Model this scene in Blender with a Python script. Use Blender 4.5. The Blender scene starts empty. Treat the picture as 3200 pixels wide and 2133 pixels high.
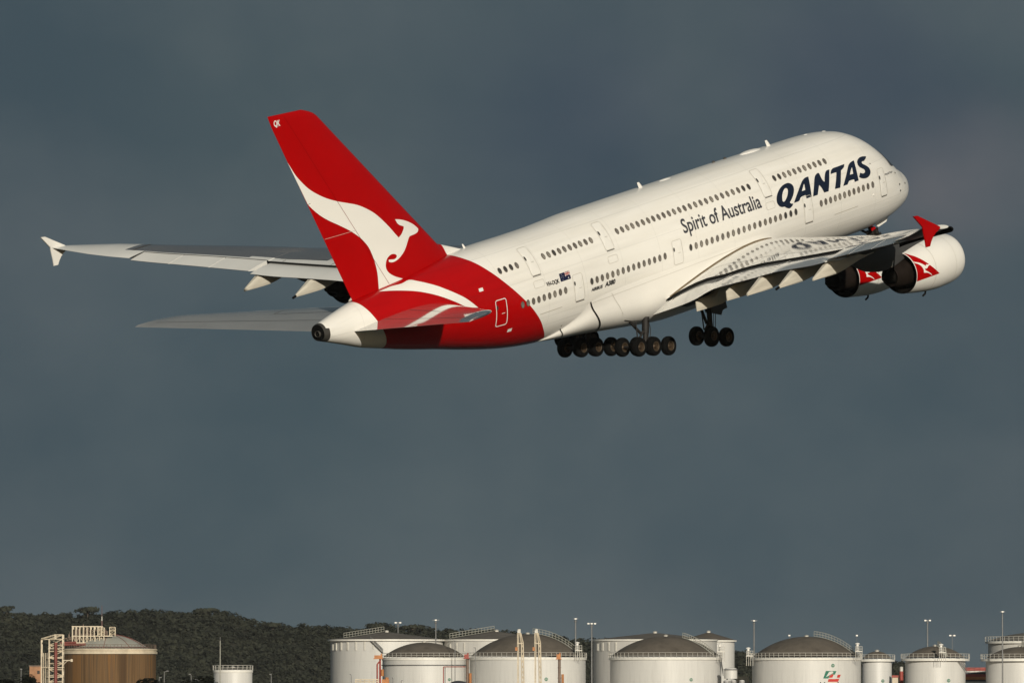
import bpy, bmesh, math, random
import numpy as np
from mathutils import Vector, Matrix
R_ = math.radians
sc = bpy.context.scene
COL = sc.collection
rng = random.Random(7)
nrng = np.random.default_rng(11)

# ------------------------------------------------------------------ camera
FPX = 28064.646              # focal length in pixels of the 3200 px wide photograph
PITCH = R_(2.272)            # camera tilted up a little
CAMZ = 6.0
cam_d = bpy.data.cameras.new("camera")
cam = bpy.data.objects.new("camera", cam_d)
COL.objects.link(cam)
cam_d.sensor_width = 36.0
cam_d.lens = 36.0 * FPX / 3200.0
cam_d.clip_start = 1.0
cam_d.clip_end = 60000.0
cam.location = (0, 0, CAMZ)
cam.rotation_euler = (math.pi / 2 + PITCH, 0, 0)
sc.camera = cam
sc.render.resolution_x, sc.render.resolution_y = 1024, 682

# ------------------------------------------------------------------ world, sun, exposure
SUN_AZ, SUN_EL = R_(14.0), R_(14.5)      # behind the camera, a little to the right, low
world = bpy.data.worlds.new("World")
sc.world = world
world.use_nodes = True
nt = world.node_tree
nt.nodes.clear()
N = nt.nodes.new
L = nt.links.new
out = N('ShaderNodeOutputWorld')
sky = N('ShaderNodeTexSky')
sky.sky_type = 'NISHITA'
sky.sun_disc = False
sky.sun_elevation = SUN_EL
sky.sun_rotation = math.pi - SUN_AZ
bg_sky = N('ShaderNodeBackground')
bg_sky.inputs['Strength'].default_value = 0.05
L(sky.outputs[0], bg_sky.inputs['Color'])
# a dark bank of rain cloud fills the sky ahead and overhead; behind the viewer it is open
tc = N('ShaderNodeTexCoord')
mp = N('ShaderNodeMapping')
mp.inputs['Scale'].default_value = (1.0, 1.0, 1.35)
mp.inputs['Location'].default_value = (0.37, 0.0, 0.21)
L(tc.outputs['Generated'], mp.inputs['Vector'])
nz = N('ShaderNodeTexNoise')
nz.inputs['Scale'].default_value = 26.0
nz.inputs['Detail'].default_value = 7.0
nz.inputs['Roughness'].default_value = 0.52
nz.inputs['Distortion'].default_value = 0.15
L(mp.outputs[0], nz.inputs['Vector'])
nz2 = N('ShaderNodeTexNoise')
nz2.inputs['Scale'].default_value = 13.0
nz2.inputs['Detail'].default_value = 4.0
L(mp.outputs[0], nz2.inputs['Vector'])
cr = N('ShaderNodeValToRGB')
cr.color_ramp.elements[0].position = 0.33
cr.color_ramp.elements[0].color = (0.0520, 0.0780, 0.0960, 1)
cr.color_ramp.elements[1].position = 0.72
cr.color_ramp.elements[1].color = (0.0860, 0.1120, 0.1240, 1)
L(nz.outputs['Fac'], cr.inputs[0])
cr2 = N('ShaderNodeValToRGB')
cr2.color_ramp.elements[0].position = 0.42
cr2.color_ramp.elements[0].color = (0.985, 1.0, 1.0, 1)
cr2.color_ramp.elements[1].position = 0.68
cr2.color_ramp.elements[1].color = (1.02, 0.99, 1.01, 1)
L(nz2.outputs['Fac'], cr2.inputs[0])
mul = N('ShaderNodeMix')
mul.data_type = 'RGBA'
mul.blend_type = 'MULTIPLY'
mul.inputs[0].default_value = 1.0
L(cr.outputs[0], mul.inputs[6])
L(cr2.outputs[0], mul.inputs[7])
# a few broad paler and darker patches of cloud, each round its own direction
def patch(az, el, rad, col, prev):
    dv = Vector((math.sin(R_(az)) * math.cos(R_(el)), math.cos(R_(az)) * math.cos(R_(el)), math.sin(R_(el))))
    vm = N('ShaderNodeVectorMath'); vm.operation = 'DISTANCE'; vm.inputs[1].default_value = dv
    ad = N('ShaderNodeVectorMath'); ad.operation = 'MULTIPLY_ADD'
    L(nz2.outputs['Color'], ad.inputs[0]); ad.inputs[1].default_value = (.03, .03, .03); L(tc.outputs['Generated'], ad.inputs[2])
    of = N('ShaderNodeVectorMath'); of.operation = 'SUBTRACT'; L(ad.outputs[0], of.inputs[0]); of.inputs[1].default_value = (.015, .015, .015)
    L(of.outputs[0], vm.inputs[0])
    r = N('ShaderNodeMapRange'); r.interpolation_type = 'SMOOTHSTEP'
    r.inputs['From Min'].default_value = rad; r.inputs['From Max'].default_value = rad * .1; L(vm.outputs['Value'], r.inputs['Value'])
    m = N('ShaderNodeMix'); m.data_type = 'RGBA'; m.blend_type = 'MULTIPLY'
    L(r.outputs[0], m.inputs[0]); L(prev, m.inputs[6]); m.inputs[7].default_value = (*col, 1)
    return m.outputs[2]
sky_col = mul.outputs[2]
for a in ((3.0, 3.4, .013, (1.55, 1.24, 1.20)), (2.6, 3.05, .010, (1.22, 1.10, 1.08)), (-1.9, 3.7, .022, (1.20, 1.14, 1.08)), (.3, 3.75, .020, (.92, .90, .98)), (2.2, 3.9, .018, (.93, .90, .98)), (-1.5, 1.4, .045, (1.0, 1.035, 1.02)), (1.6, 1.4, .035, (1.02, 1.04, 1.03))):
    sky_col = patch(*a, sky_col)
bg_cl = N('ShaderNodeBackground')
bg_cl.inputs['Strength'].default_value = 1.0
L(sky_col, bg_cl.inputs['Color'])
sep = N('ShaderNodeSeparateXYZ')
L(tc.outputs['Generated'], sep.inputs[0])
mr = N('ShaderNodeMapRange')
mr.interpolation_type = 'SMOOTHSTEP'
mr.inputs['From Min'].default_value = -0.96
mr.inputs['From Max'].default_value = -0.80
L(sep.outputs['Y'], mr.inputs['Value'])
mx = N('ShaderNodeMixShader')
L(mr.outputs[0], mx.inputs[0])
L(bg_sky.outputs[0], mx.inputs[1])
L(bg_cl.outputs[0], mx.inputs[2])
L(mx.outputs[0], out.inputs['Surface'])

sun_d = bpy.data.lights.new("sun", 'SUN')
sun_d.energy = 3.7
sun_d.angle = R_(0.53)
sun_d.color = (1.0, 0.93, 0.79)
sun = bpy.data.objects.new("sun", sun_d)
COL.objects.link(sun)
SUNV = Vector((math.sin(SUN_AZ) * math.cos(SUN_EL), -math.cos(SUN_AZ) * math.cos(SUN_EL), math.sin(SUN_EL)))
sun.rotation_euler = SUNV.to_track_quat('Z', 'Y').to_euler()
sun.location = (0, -100, 200)

sc.view_settings.view_transform = 'Standard'
sc.view_settings.look = 'None'
sc.view_settings.exposure = 0.0
sc.view_settings.gamma = 1.0

# ------------------------------------------------------------------ helpers
def pchip(x, y):
    x = np.asarray(x, float); y = np.asarray(y, float); h = np.diff(x); dl = np.diff(y) / h
    m = np.zeros_like(y)
    for i in range(1, len(x) - 1):
        if dl[i - 1] * dl[i] > 0:
            w1 = 2 * h[i] + h[i - 1]; w2 = h[i] + 2 * h[i - 1]; m[i] = (w1 + w2) / (w1 / dl[i - 1] + w2 / dl[i])
    m[0] = dl[0]; m[-1] = dl[-1]
    def g(q):
        q = np.asarray(q, float); i = np.clip(np.searchsorted(x, q) - 1, 0, len(h) - 1); s = (q - x[i]) / h[i]
        return ((1 + 2 * s) * (1 - s) ** 2) * y[i] + s * (1 - s) ** 2 * h[i] * m[i] + s * s * (3 - 2 * s) * y[i + 1] + s * s * (s - 1) * h[i] * m[i + 1]
    return g
def tag(o, label=None, cat=None, group=None, kind=None):
    if label: o['label'] = label
    if cat: o['category'] = cat
    if group: o['group'] = group
    if kind: o['kind'] = kind
    return o

def empty(name, loc=(0, 0, 0), label=None, cat=None, group=None):
    o = bpy.data.objects.new(name, None)
    COL.objects.link(o)
    o.location = loc
    o.empty_display_size = 0.5
    return tag(o, label, cat, group)

class MB:
    """collects faces and links them as one mesh object"""
    def __init__(self):
        self.v = []; self.f = []; self.m = []
    def add(self, vs, fs, m=0):
        b = len(self.v)
        self.v += [tuple(map(float, p)) for p in vs]
        self.f += [tuple(b + i for i in f) for f in fs]
        self.m += [m] * len(fs)
        return self
    def poly(self, pts, m=0):
        return self.add(pts, [tuple(range(len(pts)))], m)
    def grid(self, rows, cu=False, m=0, cap0=False, cap1=False, mfun=None):
        n = len(rows[0]); k = len(rows)
        vs = [p for r in rows for p in r]
        fs = []; ms = []
        for i in range(k - 1):
            for j in range(n if cu else n - 1):
                a = i * n + j; b = i * n + (j + 1) % n
                fs.append((a, b, b + n, a + n)); ms.append(mfun(i, j) if mfun else m)
        if cap0: fs.append(tuple(range(n - 1, -1, -1))); ms.append(m)
        if cap1: fs.append(tuple((k - 1) * n + j for j in range(n))); ms.append(m)
        b = len(self.v)
        self.v += [tuple(map(float, p)) for p in vs]
        self.f += [tuple(b + i for i in f) for f in fs]
        self.m += ms
        return self
    def box(self, c, s, m=0, rot=None):
        x, y, z = (q / 2 for q in s)
        vs = [Vector((a * x, b * y, d * z)) for a in (-1, 1) for b in (-1, 1) for d in (-1, 1)]
        if rot is not None: vs = [rot @ p for p in vs]
        vs = [p + Vector(c) for p in vs]
        return self.add(vs, [(0, 1, 3, 2), (4, 6, 7, 5), (0, 4, 5, 1), (2, 3, 7, 6), (0, 2, 6, 4), (1, 5, 7, 3)], m)
    def tube(self, p0, p1, r0, r1=None, n=8, m=0, caps=True):
        p0 = Vector(p0); p1 = Vector(p1)
        r1 = r0 if r1 is None else r1
        d = p1 - p0
        if d.length < 1e-6: return self
        q = d.to_track_quat('Z', 'Y')
        rows = []
        for p, r in ((p0, r0), (p1, r1)):
            rows.append([p + q @ Vector((r * math.cos(2 * math.pi * i / n), r * math.sin(2 * math.pi * i / n), 0)) for i in range(n)])
        return self.grid(rows, cu=True, m=m, cap0=caps, cap1=caps)
    def path(self, pts, r, n=6, m=0):
        for a, b in zip(pts[:-1], pts[1:]): self.tube(a, b, r, n=n, m=m)
        return self
    def lathe(self, prof, origin, axis, n=32, m=0, mfun=None):
        """prof: (distance along axis, radius)"""
        o = Vector(origin); q = Vector(axis).normalized().to_track_quat('Z', 'Y')
        rows = [[o + q @ Vector((r * math.cos(2 * math.pi * i / n), r * math.sin(2 * math.pi * i / n), a)) for i in range(n)] for a, r in prof]
        return self.grid(rows, cu=True, m=m, mfun=mfun)
    def build(self, name, mats, parent=None, smooth=True, ang=35, loc=None, recalc=True):
        me = bpy.data.meshes.new(name)
        me.from_pydata(self.v, [], self.f)
        if not isinstance(mats, (list, tuple)): mats = [mats]
        for q in mats: me.materials.append(q)
        me.polygons.foreach_set('material_index', self.m)
        if recalc:
            bm = bmesh.new(); bm.from_mesh(me)
            bmesh.ops.remove_doubles(bm, verts=bm.verts, dist=1e-5)
            bmesh.ops.recalc_face_normals(bm, faces=bm.faces)
            bm.to_mesh(me); bm.free()
        if smooth:
            me.shade_smooth()
            me.set_sharp_from_angle(angle=R_(ang))
        me.update()
        o = bpy.data.objects.new(name, me)
        COL.objects.link(o)
        if parent is not None: o.parent = parent
        if loc is not None: o.location = loc
        return o

def copy_tree(o, parent=None):
    c = o.copy(); COL.objects.link(c); c.parent = parent
    for ch in [q for q in bpy.data.objects if q.parent == o]: copy_tree(ch, c)
    return c

def mat(name, col, rough=0.5, metal=0.0, coat=0.0, var=0.06, scale=0.8, stretch=(1, 1, 1), spec=0.5, bump=0.0, bscale=3.0):
    m = bpy.data.materials.new(name); m.use_nodes = True
    t = m.node_tree; b = t.nodes['Principled BSDF']
    b.inputs['Roughness'].default_value = rough
    b.inputs['Metallic'].default_value = metal
    b.inputs['Coat Weight'].default_value = coat
    b.inputs['Coat Roughness'].default_value = 0.065
    b.inputs['Specular IOR Level'].default_value = spec
    c = t.nodes.new('ShaderNodeTexCoord'); g = t.nodes.new('ShaderNodeMapping')
    g.inputs['Scale'].default_value = stretch
    t.links.new(c.outputs['Object'], g.inputs[0])
    n = t.nodes.new('ShaderNodeTexNoise'); n.inputs['Scale'].default_value = scale; n.inputs['Detail'].default_value = 6
    n.inputs['Roughness'].default_value = 0.6
    t.links.new(g.outputs[0], n.inputs['Vector'])
    r = t.nodes.new('ShaderNodeValToRGB')
    lo = [max(0, q * (1 - var * 1.6)) for q in col]; hi = [min(1, q * (1 + var)) for q in col]
    r.color_ramp.elements[0].position = 0.3; r.color_ramp.elements[0].color = (*lo, 1)
    r.color_ramp.elements[1].position = 0.65; r.color_ramp.elements[1].color = (*hi, 1)
    t.links.new(n.outputs['Fac'], r.inputs[0])
    t.links.new(r.outputs[0], b.inputs['Base Color'])
    if bump:
        n2 = t.nodes.new('ShaderNodeTexNoise'); n2.inputs['Scale'].default_value = bscale; n2.inputs['Detail'].default_value = 4
        t.links.new(c.outputs['Object'], n2.inputs['Vector'])
        bp = t.nodes.new('ShaderNodeBump'); bp.inputs['Strength'].default_value = bump; bp.inputs['Distance'].default_value = 0.05
        t.links.new(n2.outputs['Fac'], bp.inputs['Height']); t.links.new(bp.outputs[0], b.inputs['Normal'])
    return m

M = dict(
    white=mat('white_paint', (0.78, 0.76, 0.72), 0.22, var=0.015, scale=0.5, stretch=(.35, 1, 1)),
    red=mat('red_paint', (0.36, 0.0006, 0.001), 0.3, var=0.03, scale=0.5, spec=.15),
    navy=mat('navy_lettering', (0.008, 0.013, 0.030), 0.3, var=0.05),
    char=mat('charcoal_lettering', (0.050, 0.051, 0.060), 0.35, var=0.05),
    black=mat('black_lettering', (0.012, 0.012, 0.014), 0.4, var=0.05),
    seam=mat('seam_grey', (0.48, 0.46, 0.41), 0.5, var=0.05),
    seam_dk=mat('seam_dark', (0.06, 0.055, 0.05), 0.6, var=0.05),
    wing_lt=mat('wing_light_grey', (0.70, 0.69, 0.66), 0.07, coat=.7, var=0.04, scale=0.35, stretch=(.25, 1, 1)),
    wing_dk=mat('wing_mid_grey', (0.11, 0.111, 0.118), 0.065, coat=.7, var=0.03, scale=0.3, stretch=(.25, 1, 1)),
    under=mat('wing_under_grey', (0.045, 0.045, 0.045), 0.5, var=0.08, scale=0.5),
    silver=mat('polished_metal', (0.62, 0.62, 0.62), 0.16, metal=1.0, var=0.05, scale=2),
    dark=mat('dark_metal', (0.008, 0.007, 0.006), 0.6, metal=0.0, var=0.2, scale=2, spec=.08),
    hot=mat('burnt_metal', (0.014, 0.010, 0.008), 0.6, metal=0.0, var=0.2, scale=2, spec=.08),
    void=mat('gap_shade_black', (0.004, 0.004, 0.004), 0.8, var=0.1, spec=.1),  # black as painted shade in wing gap and slat coves; also slots and ducts
    hinge=mat('rudder_gap_red', (0.20, 0.0005, 0.001), 0.5, var=0.05, spec=.1),
    tyre=mat('tyre_rubber', (0.0045, 0.0045, 0.0045), 0.85, var=0.15, scale=3, spec=.08),
    rim=mat('wheel_rim_metal', (0.085, 0.062, 0.04), 0.5, metal=0.3, var=0.2, scale=4),
    steel=mat('gear_steel', (0.020, 0.018, 0.017), 0.6, metal=0.0, var=0.2, scale=4, spec=.25),
    pane=mat('cabin_window_blind', (0.19, 0.17, 0.145), 0.2, var=0.2, scale=2),
    pane_dk=mat('cabin_window_dark', (0.055, 0.052, 0.05), 0.2, var=0.15, scale=2),
    winrim=mat('window_rim', (0.085, 0.07, 0.055), 0.4, var=0.1, scale=2),
    apu=mat('tailpipe_metal', (0.060, 0.056, 0.050), 0.5, metal=0.3, var=0.15, scale=1.5),
    seal=mat('root_seal', (0.17, 0.125, 0.07), 0.5, var=0.2, scale=1),
    cloth_wh=mat('pale_marking', (0.75, 0.73, 0.70), 0.4, var=0.03),
    flag_blue=mat('flag_blue', (0.006, 0.009, 0.045), 0.4, var=0.05),
)
# ------------------------------------------------------------------ the setting: ground, bay, hills
def gx(px, d): return (px - 1600.0) / FPX * d
def gz(py, d): return CAMZ + math.tan(PITCH - math.atan((py - 1066.5) / FPX)) * d
def sheet(name, x0, x1, y0, y1, z, m, nx=1, ny=1):
    mb = MB()
    mb.grid([[(x0 + (x1 - x0) * i / nx, y0 + (y1 - y0) * j / ny, z) for i in range(nx + 1)] for j in range(ny + 1)])
    return tag(mb.build(name, m, smooth=False), kind='structure')
G = dict(
    grass=mat('airfield_grass', (0.040, 0.042, 0.020), 0.95, var=0.35, scale=0.02, spec=.1),
    asphalt=mat('runway_asphalt', (0.05, 0.05, 0.05), 0.9, var=0.2, scale=0.1, spec=.2),
    mark=mat('runway_paint', (0.7, 0.7, 0.68), 0.8, var=0.1),
    apron=mat('terminal_concrete', (0.16, 0.15, 0.135), 0.9, var=0.2, scale=0.05, spec=.2),
    water=mat('bay_water', (0.012, 0.02, 0.024), 0.12, var=0.1, scale=0.01, bump=.5, bscale=.25),
    soil=mat('hill_soil', (0.044, 0.044, 0.034), 1.0, var=0.3, scale=0.05, spec=.05),
    bark=mat('bark', (0.07, 0.055, 0.04), 0.95, var=0.3, scale=3),
    tank=mat('tank_white', (0.575, 0.565, 0.54), 0.5, var=0.06, scale=0.25, stretch=(1, 1, .06)),
    tank2=mat('tank_offwhite', (0.54, 0.525, 0.495), 0.5, var=0.08, scale=0.3, stretch=(1, 1, .06)),
    roof=mat('tank_roof_brown', (0.115, 0.098, 0.080), 0.85, var=0.16, scale=0.35, spec=.25),
    roof2=mat('tank_roof_grey', (0.14, 0.125, 0.108), 0.85, var=0.16, scale=0.35, spec=.25),
    band=mat('rim_white', (0.70, 0.68, 0.63), 0.5, var=0.06, scale=1),
    rail=mat('railing_white', (0.56, 0.54, 0.49), 0.5, var=0.1, scale=1),
    steel=mat('galvanised_steel', (0.17, 0.17, 0.17), 0.5, metal=.3, var=0.15, scale=1),
    ring=mat('ring_dark', (0.10, 0.10, 0.105), 0.6, var=0.2, scale=1),
    cream=mat('frame_cream', (0.56, 0.48, 0.36), 0.6, var=0.15, scale=.6),
    redpipe=mat('pipe_red', (0.17, 0.040, 0.03), 0.6, var=0.2, scale=.6),
    orange=mat('orange_paint', (0.42, 0.16, 0.045), 0.6, var=0.2, scale=.8),
    redst=mat('red_steel', (0.30, 0.05, 0.035), 0.6, var=0.15, scale=.5),
    rustcol=mat('column_brown', (0.18, 0.13, 0.10), 0.7, var=0.25, scale=.8),
    green=mat('sign_green', (0.02, 0.16, 0.10), 0.6, var=0.05),
    logo_red=mat('logo_red', (0.50, 0.035, 0.025), 0.6, var=0.05),
    ink=mat('logo_ink', (0.03, 0.03, 0.03), 0.6, var=0.05),
    dome=mat('dome_palegrey', (0.33, 0.325, 0.285), 0.7, var=0.12, scale=.3),
    brick=mat('brick_orange', (0.34, 0.18, 0.10), 0.9, var=0.2, scale=.6),
    glass=mat('window_glass_dark', (0.03, 0.035, 0.04), 0.15, var=0.1),
    lamp=mat('lamp_housing', (0.80, 0.78, 0.74), 0.3, var=0.05),
    mastred=mat('mast_red', (0.12, 0.06, 0.055), 0.6, var=0.1),
    shade=mat('dark_cladding', (0.05, 0.05, 0.06), 0.8, var=0.2),
)
def weld_bands(m, pitch=2.4, k=.07):
    t = m.node_tree; b = t.nodes['Principled BSDF']; lk = b.inputs['Base Color'].links[0].from_socket
    c = t.nodes.new('ShaderNodeTexCoord'); sp = t.nodes.new('ShaderNodeSeparateXYZ'); t.links.new(c.outputs['Object'], sp.inputs[0])
    def mt(op, a, bb=0.0):
        q = t.nodes.new('ShaderNodeMath'); q.operation = op
        for i, v in enumerate((a, bb)):
            if isinstance(v, (int, float)): q.inputs[i].default_value = v
            else: t.links.new(v, q.inputs[i])
        return q.outputs[0]
    ring_ = mt('LESS_THAN', mt('FRACT', mt('DIVIDE', sp.outputs['Z'], pitch)), .035)
    ang = mt('ARCTAN2', sp.outputs['Y'], sp.outputs['X'])
    g = t.nodes.new('ShaderNodeCombineXYZ'); t.links.new(mt('MULTIPLY', ang, 26.0), g.inputs[0]); t.links.new(mt('MULTIPLY', sp.outputs['Z'], .16), g.inputs[1])
    n = t.nodes.new('ShaderNodeTexNoise'); n.inputs['Scale'].default_value = 1.0; n.inputs['Detail'].default_value = 7; t.links.new(g.outputs[0], n.inputs['Vector'])
    mg = t.nodes.new('ShaderNodeMapRange'); mg.inputs['From Min'].default_value = .5; mg.inputs['From Max'].default_value = .78; mg.inputs['To Max'].default_value = .12; t.links.new(n.outputs['Fac'], mg.inputs['Value'])
    keep = mt('SUBTRACT', mt('SUBTRACT', 1.0, mt('MULTIPLY', ring_, k)), mg.outputs[0])
    v = t.nodes.new('ShaderNodeVectorMath'); v.operation = 'SCALE'; t.links.new(lk, v.inputs[0]); t.links.new(keep, v.inputs['Scale']); t.links.new(v.outputs[0], b.inputs['Base Color'])
weld_bands(G['tank']); weld_bands(G['tank2'])
sheet('ground', -9000, 9000, -3000, 14000, 0.0, G['grass'], 6, 6)
sheet('runway', -1500, 1500, 640, 700, .004, G['asphalt'])
mb = MB()
for k in range(-14, 15): mb.poly([(k * 60 - 15, 669.5, .008), (k * 60 + 15, 669.5, .008), (k * 60 + 15, 670.5, .008), (k * 60 - 15, 670.5, .008)])
tag(mb.build('runway_centre_line', G['mark'], smooth=False), kind='structure')
sheet('water', -8500, 8500, 720, 1780, .004, G['water'])
sheet('terminal_apron', -900, 900, 1800, 2320, .004, G['apron'])

RIDGE = [(-1950, 2140), (-1600, 2050), (-1200, 1940), (-900, 1885), (-500, 1870), (-200, 1885), (0, 1902), (51, 1911), (102, 1914), (231, 1916), (314, 1913), (357, 1909), (425, 1904), (530, 1904), (571, 1907), (646, 1903), (697, 1909), (748, 1921), (804, 1938), (852, 1948), (940, 1953), (1035, 1956), (1120, 1960), (1178, 1957), (1212, 1955), (1280, 1954), (1348, 1962), (1448, 1965), (1552, 1969), (1638, 1980), (1709, 1986), (1757, 1989), (1790, 1998), (1840, 1996), (2050, 2014), (2300, 2034), (2550, 2050), (2806, 2066), (2950, 2086), (3100, 2120), (3400, 2175)]
HD = 5000.0
ridge = pchip([gx(p, HD) for p, q in RIDGE], [gz(q, HD) for p, q in RIDGE])
X0, X1 = gx(-1930, HD), gx(3390, HD)
def hill_z(x, y):
    r = float(ridge(x)) - 3.4
    s = min(max((y - 4800) / 200.0, 0), 1.0)
    if y > HD: s = max(0, 1 - (y - HD) / 500.0)
    wob = 1.3 * math.sin(x * .11 + y * .07) * math.sin(y * .09 + 1.7) + .8 * math.sin(x * .31 + 2) * math.sin(y * .23)
    return max(-.5, r * (s ** .85) + wob * (s * (1 - s) * 4))
mb = MB()
mb.grid([[(x, y, hill_z(x, y)) for x in np.linspace(X0, X1, 160)] for y in list(np.linspace(4800, 5000, 21)) + [5060, 5150, 5300, 5500]])
tag(mb.build('hillside', G['soil'], ang=80), kind='structure')

def leaf_mat(name, a, b):
    m = bpy.data.materials.new(name); m.use_nodes = True
    t = m.node_tree; bs = t.nodes['Principled BSDF']; bs.inputs['Roughness'].default_value = .75; bs.inputs['Specular IOR Level'].default_value = .15
    c = t.nodes.new('ShaderNodeTexCoord'); n = t.nodes.new('ShaderNodeTexNoise'); n.inputs['Scale'].default_value = .05; n.inputs['Detail'].default_value = 5
    t.links.new(c.outputs['Object'], n.inputs['Vector'])
    r = t.nodes.new('ShaderNodeValToRGB'); r.color_ramp.elements[0].position = .36; r.color_ramp.elements[0].color = (*a, 1)
    r.color_ramp.elements[1].position = .64; r.color_ramp.elements[1].color = (*b, 1)
    t.links.new(n.outputs['Fac'], r.inputs[0]); t.links.new(r.outputs[0], bs.inputs['Base Color'])
    tr = t.nodes.new('ShaderNodeBsdfTranslucent'); mxs = t.nodes.new('ShaderNodeMixShader'); mxs.inputs[0].default_value = .45
    t.links.new(r.outputs[0], tr.inputs['Color']); t.links.new(bs.outputs[0], mxs.inputs[1]); t.links.new(tr.outputs[0], mxs.inputs[2]); t.links.new(mxs.outputs[0], t.nodes['Material Output'].inputs['Surface'])
    return m
LEAF = leaf_mat('scrub_foliage', (0.046, 0.051, 0.037), (0.068, 0.072, 0.050))
LEAFD = leaf_mat('dark_foliage', (0.010, 0.012, 0.007), (0.022, 0.024, 0.012))
def leaf_quads(cent, size, out=None):
    """random leaf clump quads at the given centres (numpy)"""
    n = len(cent); d = nrng.normal(size=(n, 3)); d /= np.linalg.norm(d, axis=1)[:, None]
    if out is not None:
        d = out * 1.8 + d * .6; d /= np.linalg.norm(d, axis=1)[:, None]
    a = np.cross(d, nrng.normal(size=(n, 3))); a /= np.linalg.norm(a, axis=1)[:, None]; b = np.cross(d, a)
    s = (size * nrng.uniform(.6, 1.3, n))[:, None]
    v = np.stack([cent - a * s - b * s * .7, cent + a * s - b * s * .55, cent + a * s * .8 + b * s * .7, cent - a * s * .7 + b * s * .6], 1)
    return v.reshape(-1, 3)
def leaf_mesh(name, v, m, parent=None):
    n = len(v) // 4; me = bpy.data.meshes.new(name)
    me.vertices.add(len(v)); me.vertices.foreach_set('co', v.astype(np.float32).ravel())
    me.loops.add(4 * n); me.loops.foreach_set('vertex_index', np.arange(4 * n, dtype=np.int32))
    me.polygons.add(n); me.polygons.foreach_set('loop_start', np.arange(0, 4 * n, 4, dtype=np.int32))
    me.materials.append(m); me.update(calc_edges=True); me.validate()
    o = bpy.data.objects.new(name, me); COL.objects.link(o); o.parent = parent
    return o
def crown_pts(c, rx, rz, n, lobes=5):
    lb = [(0, 0, .1, .75)] + [(rng.uniform(-.6, .6), rng.uniform(-.6, .6), rng.uniform(-.25, .55), rng.uniform(.3, .55)) for _ in range(lobes)]
    k = nrng.integers(0, len(lb), n); L_ = np.array(lb)[k]
    d = nrng.normal(size=(n, 3)); d /= np.linalg.norm(d, axis=1)[:, None]
    r = nrng.uniform(.55, 1.05, n) ** .5
    p = L_[:, :3] + d * (r * L_[:, 3])[:, None]
    return np.array(c) + p * np.array([rx, rx, rz])
pts = []; sz = []; outs = []
for x in np.arange(X0, X1, 4.6):
    for y in np.arange(4803, 5016, 5.2):
        xx = x + rng.uniform(-2, 2); yy = y + rng.uniform(-2, 2); z = hill_z(xx, min(yy, 5000))
        if z < 1.5: continue
        r = rng.uniform(2.0, 4.2) * (1.15 if rng.random() < .12 else 1)
        n = int(30 + r * 11)
        q = crown_pts((xx, yy, z + r * .35), r, r * .8, n, 3); o_ = q - np.array((xx, yy, z - r * .3)); outs.append(o_ / np.linalg.norm(o_, axis=1)[:, None])
        pts.append(q); sz.append(np.full(n, .72))
pts = np.concatenate(pts); sz = np.concatenate(sz)
tag(leaf_mesh('hillside_forest', leaf_quads(pts, sz, np.concatenate(outs)), LEAF), kind='stuff')

def tree(px, py_top, w_px, h_px, d, label, group, base=None, m=None, n=420, size=.55, parts=True):
    x = gx(px, d); zt = gz(py_top, d); rx = w_px / 2 / FPX * d; h = h_px / FPX * d
    zb = base if base is not None else 0
    t = empty('tree', (x, d, zb), label, 'tree', group)
    q = crown_pts((0, 0, zt - zb - h / 2), rx, h / 2, n, 7); o_ = q - np.array((0, 0, zt - zb - h * .8)); o_ /= np.linalg.norm(o_, axis=1)[:, None]
    c = leaf_mesh('crown', leaf_quads(q, np.full(n, size), o_), m or LEAF, t)
    mb = MB(); H = max(.6, zt - zb - h * .55)
    mb.tube((0, 0, 0), (.1 * rx, 0, H), .035 * H + .12, .06 * rx + .05, n=8)
    for k in range(4):
        a = k * 1.7 + px; mb.tube((.1 * rx * .8, 0, H * .8), (rx * .5 * math.cos(a), rx * .5 * math.sin(a), H + h * .2), .06 * rx, .02 * rx, n=6)
    mb.build('trunk', G['bark'], t)
    return t
for px, py, w, h, lab in ((272, 1895, 84, 24, 'broad dark flat topped tree on the ridge above the left gas tank'), (20, 1890, 60, 24, 'leaning bushy tree on the ridge at the left edge'),
                          (646, 1898, 90, 18, 'low spreading tree on the highest swell of the ridge'), (852, 1942, 60, 20, 'small round tree on the slope falling from the ridge'),
                          (1178, 1941, 76, 28, 'tall rounded tree on the ridge just behind the largest left white tank'), (1290, 1951, 110, 20, 'long low tree on the ridge right of the rounded tree'),
                          (2312, 2031, 60, 40, 'dark tree seen between two white tanks at the middle right'), (2806, 2062, 60, 44, 'dark tree behind the red stack at the right')):
    xx = gx(px, HD - 6); tree(px, py, w, h, HD - 6, lab, 'trees on the ridge', base=max(0, hill_z(xx, HD - 6) - .5), n=520, size=.6)
for px, py, w, h, lab in ((18, 2118, 90, 40, 'dark bush at the bottom left corner'), (88, 2112, 84, 42, 'dark tree in front of the brick building'), (462, 2125, 70, 30, 'dark bush at the right foot of the rust brown tank'),
                          (505, 2128, 50, 26, 'low dark bush just right of the rust brown tank'), (600, 2122, 60, 34, 'dark bush left of the small white tank'), (640, 2116, 60, 36, 'taller dark bush touching the small white tank')):
    tree(px, py - 8, w * 1.25, h + 60, 1940, lab, 'bushes at the foot of the tanks', base=0, m=LEAFD, n=600, size=.42)

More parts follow.
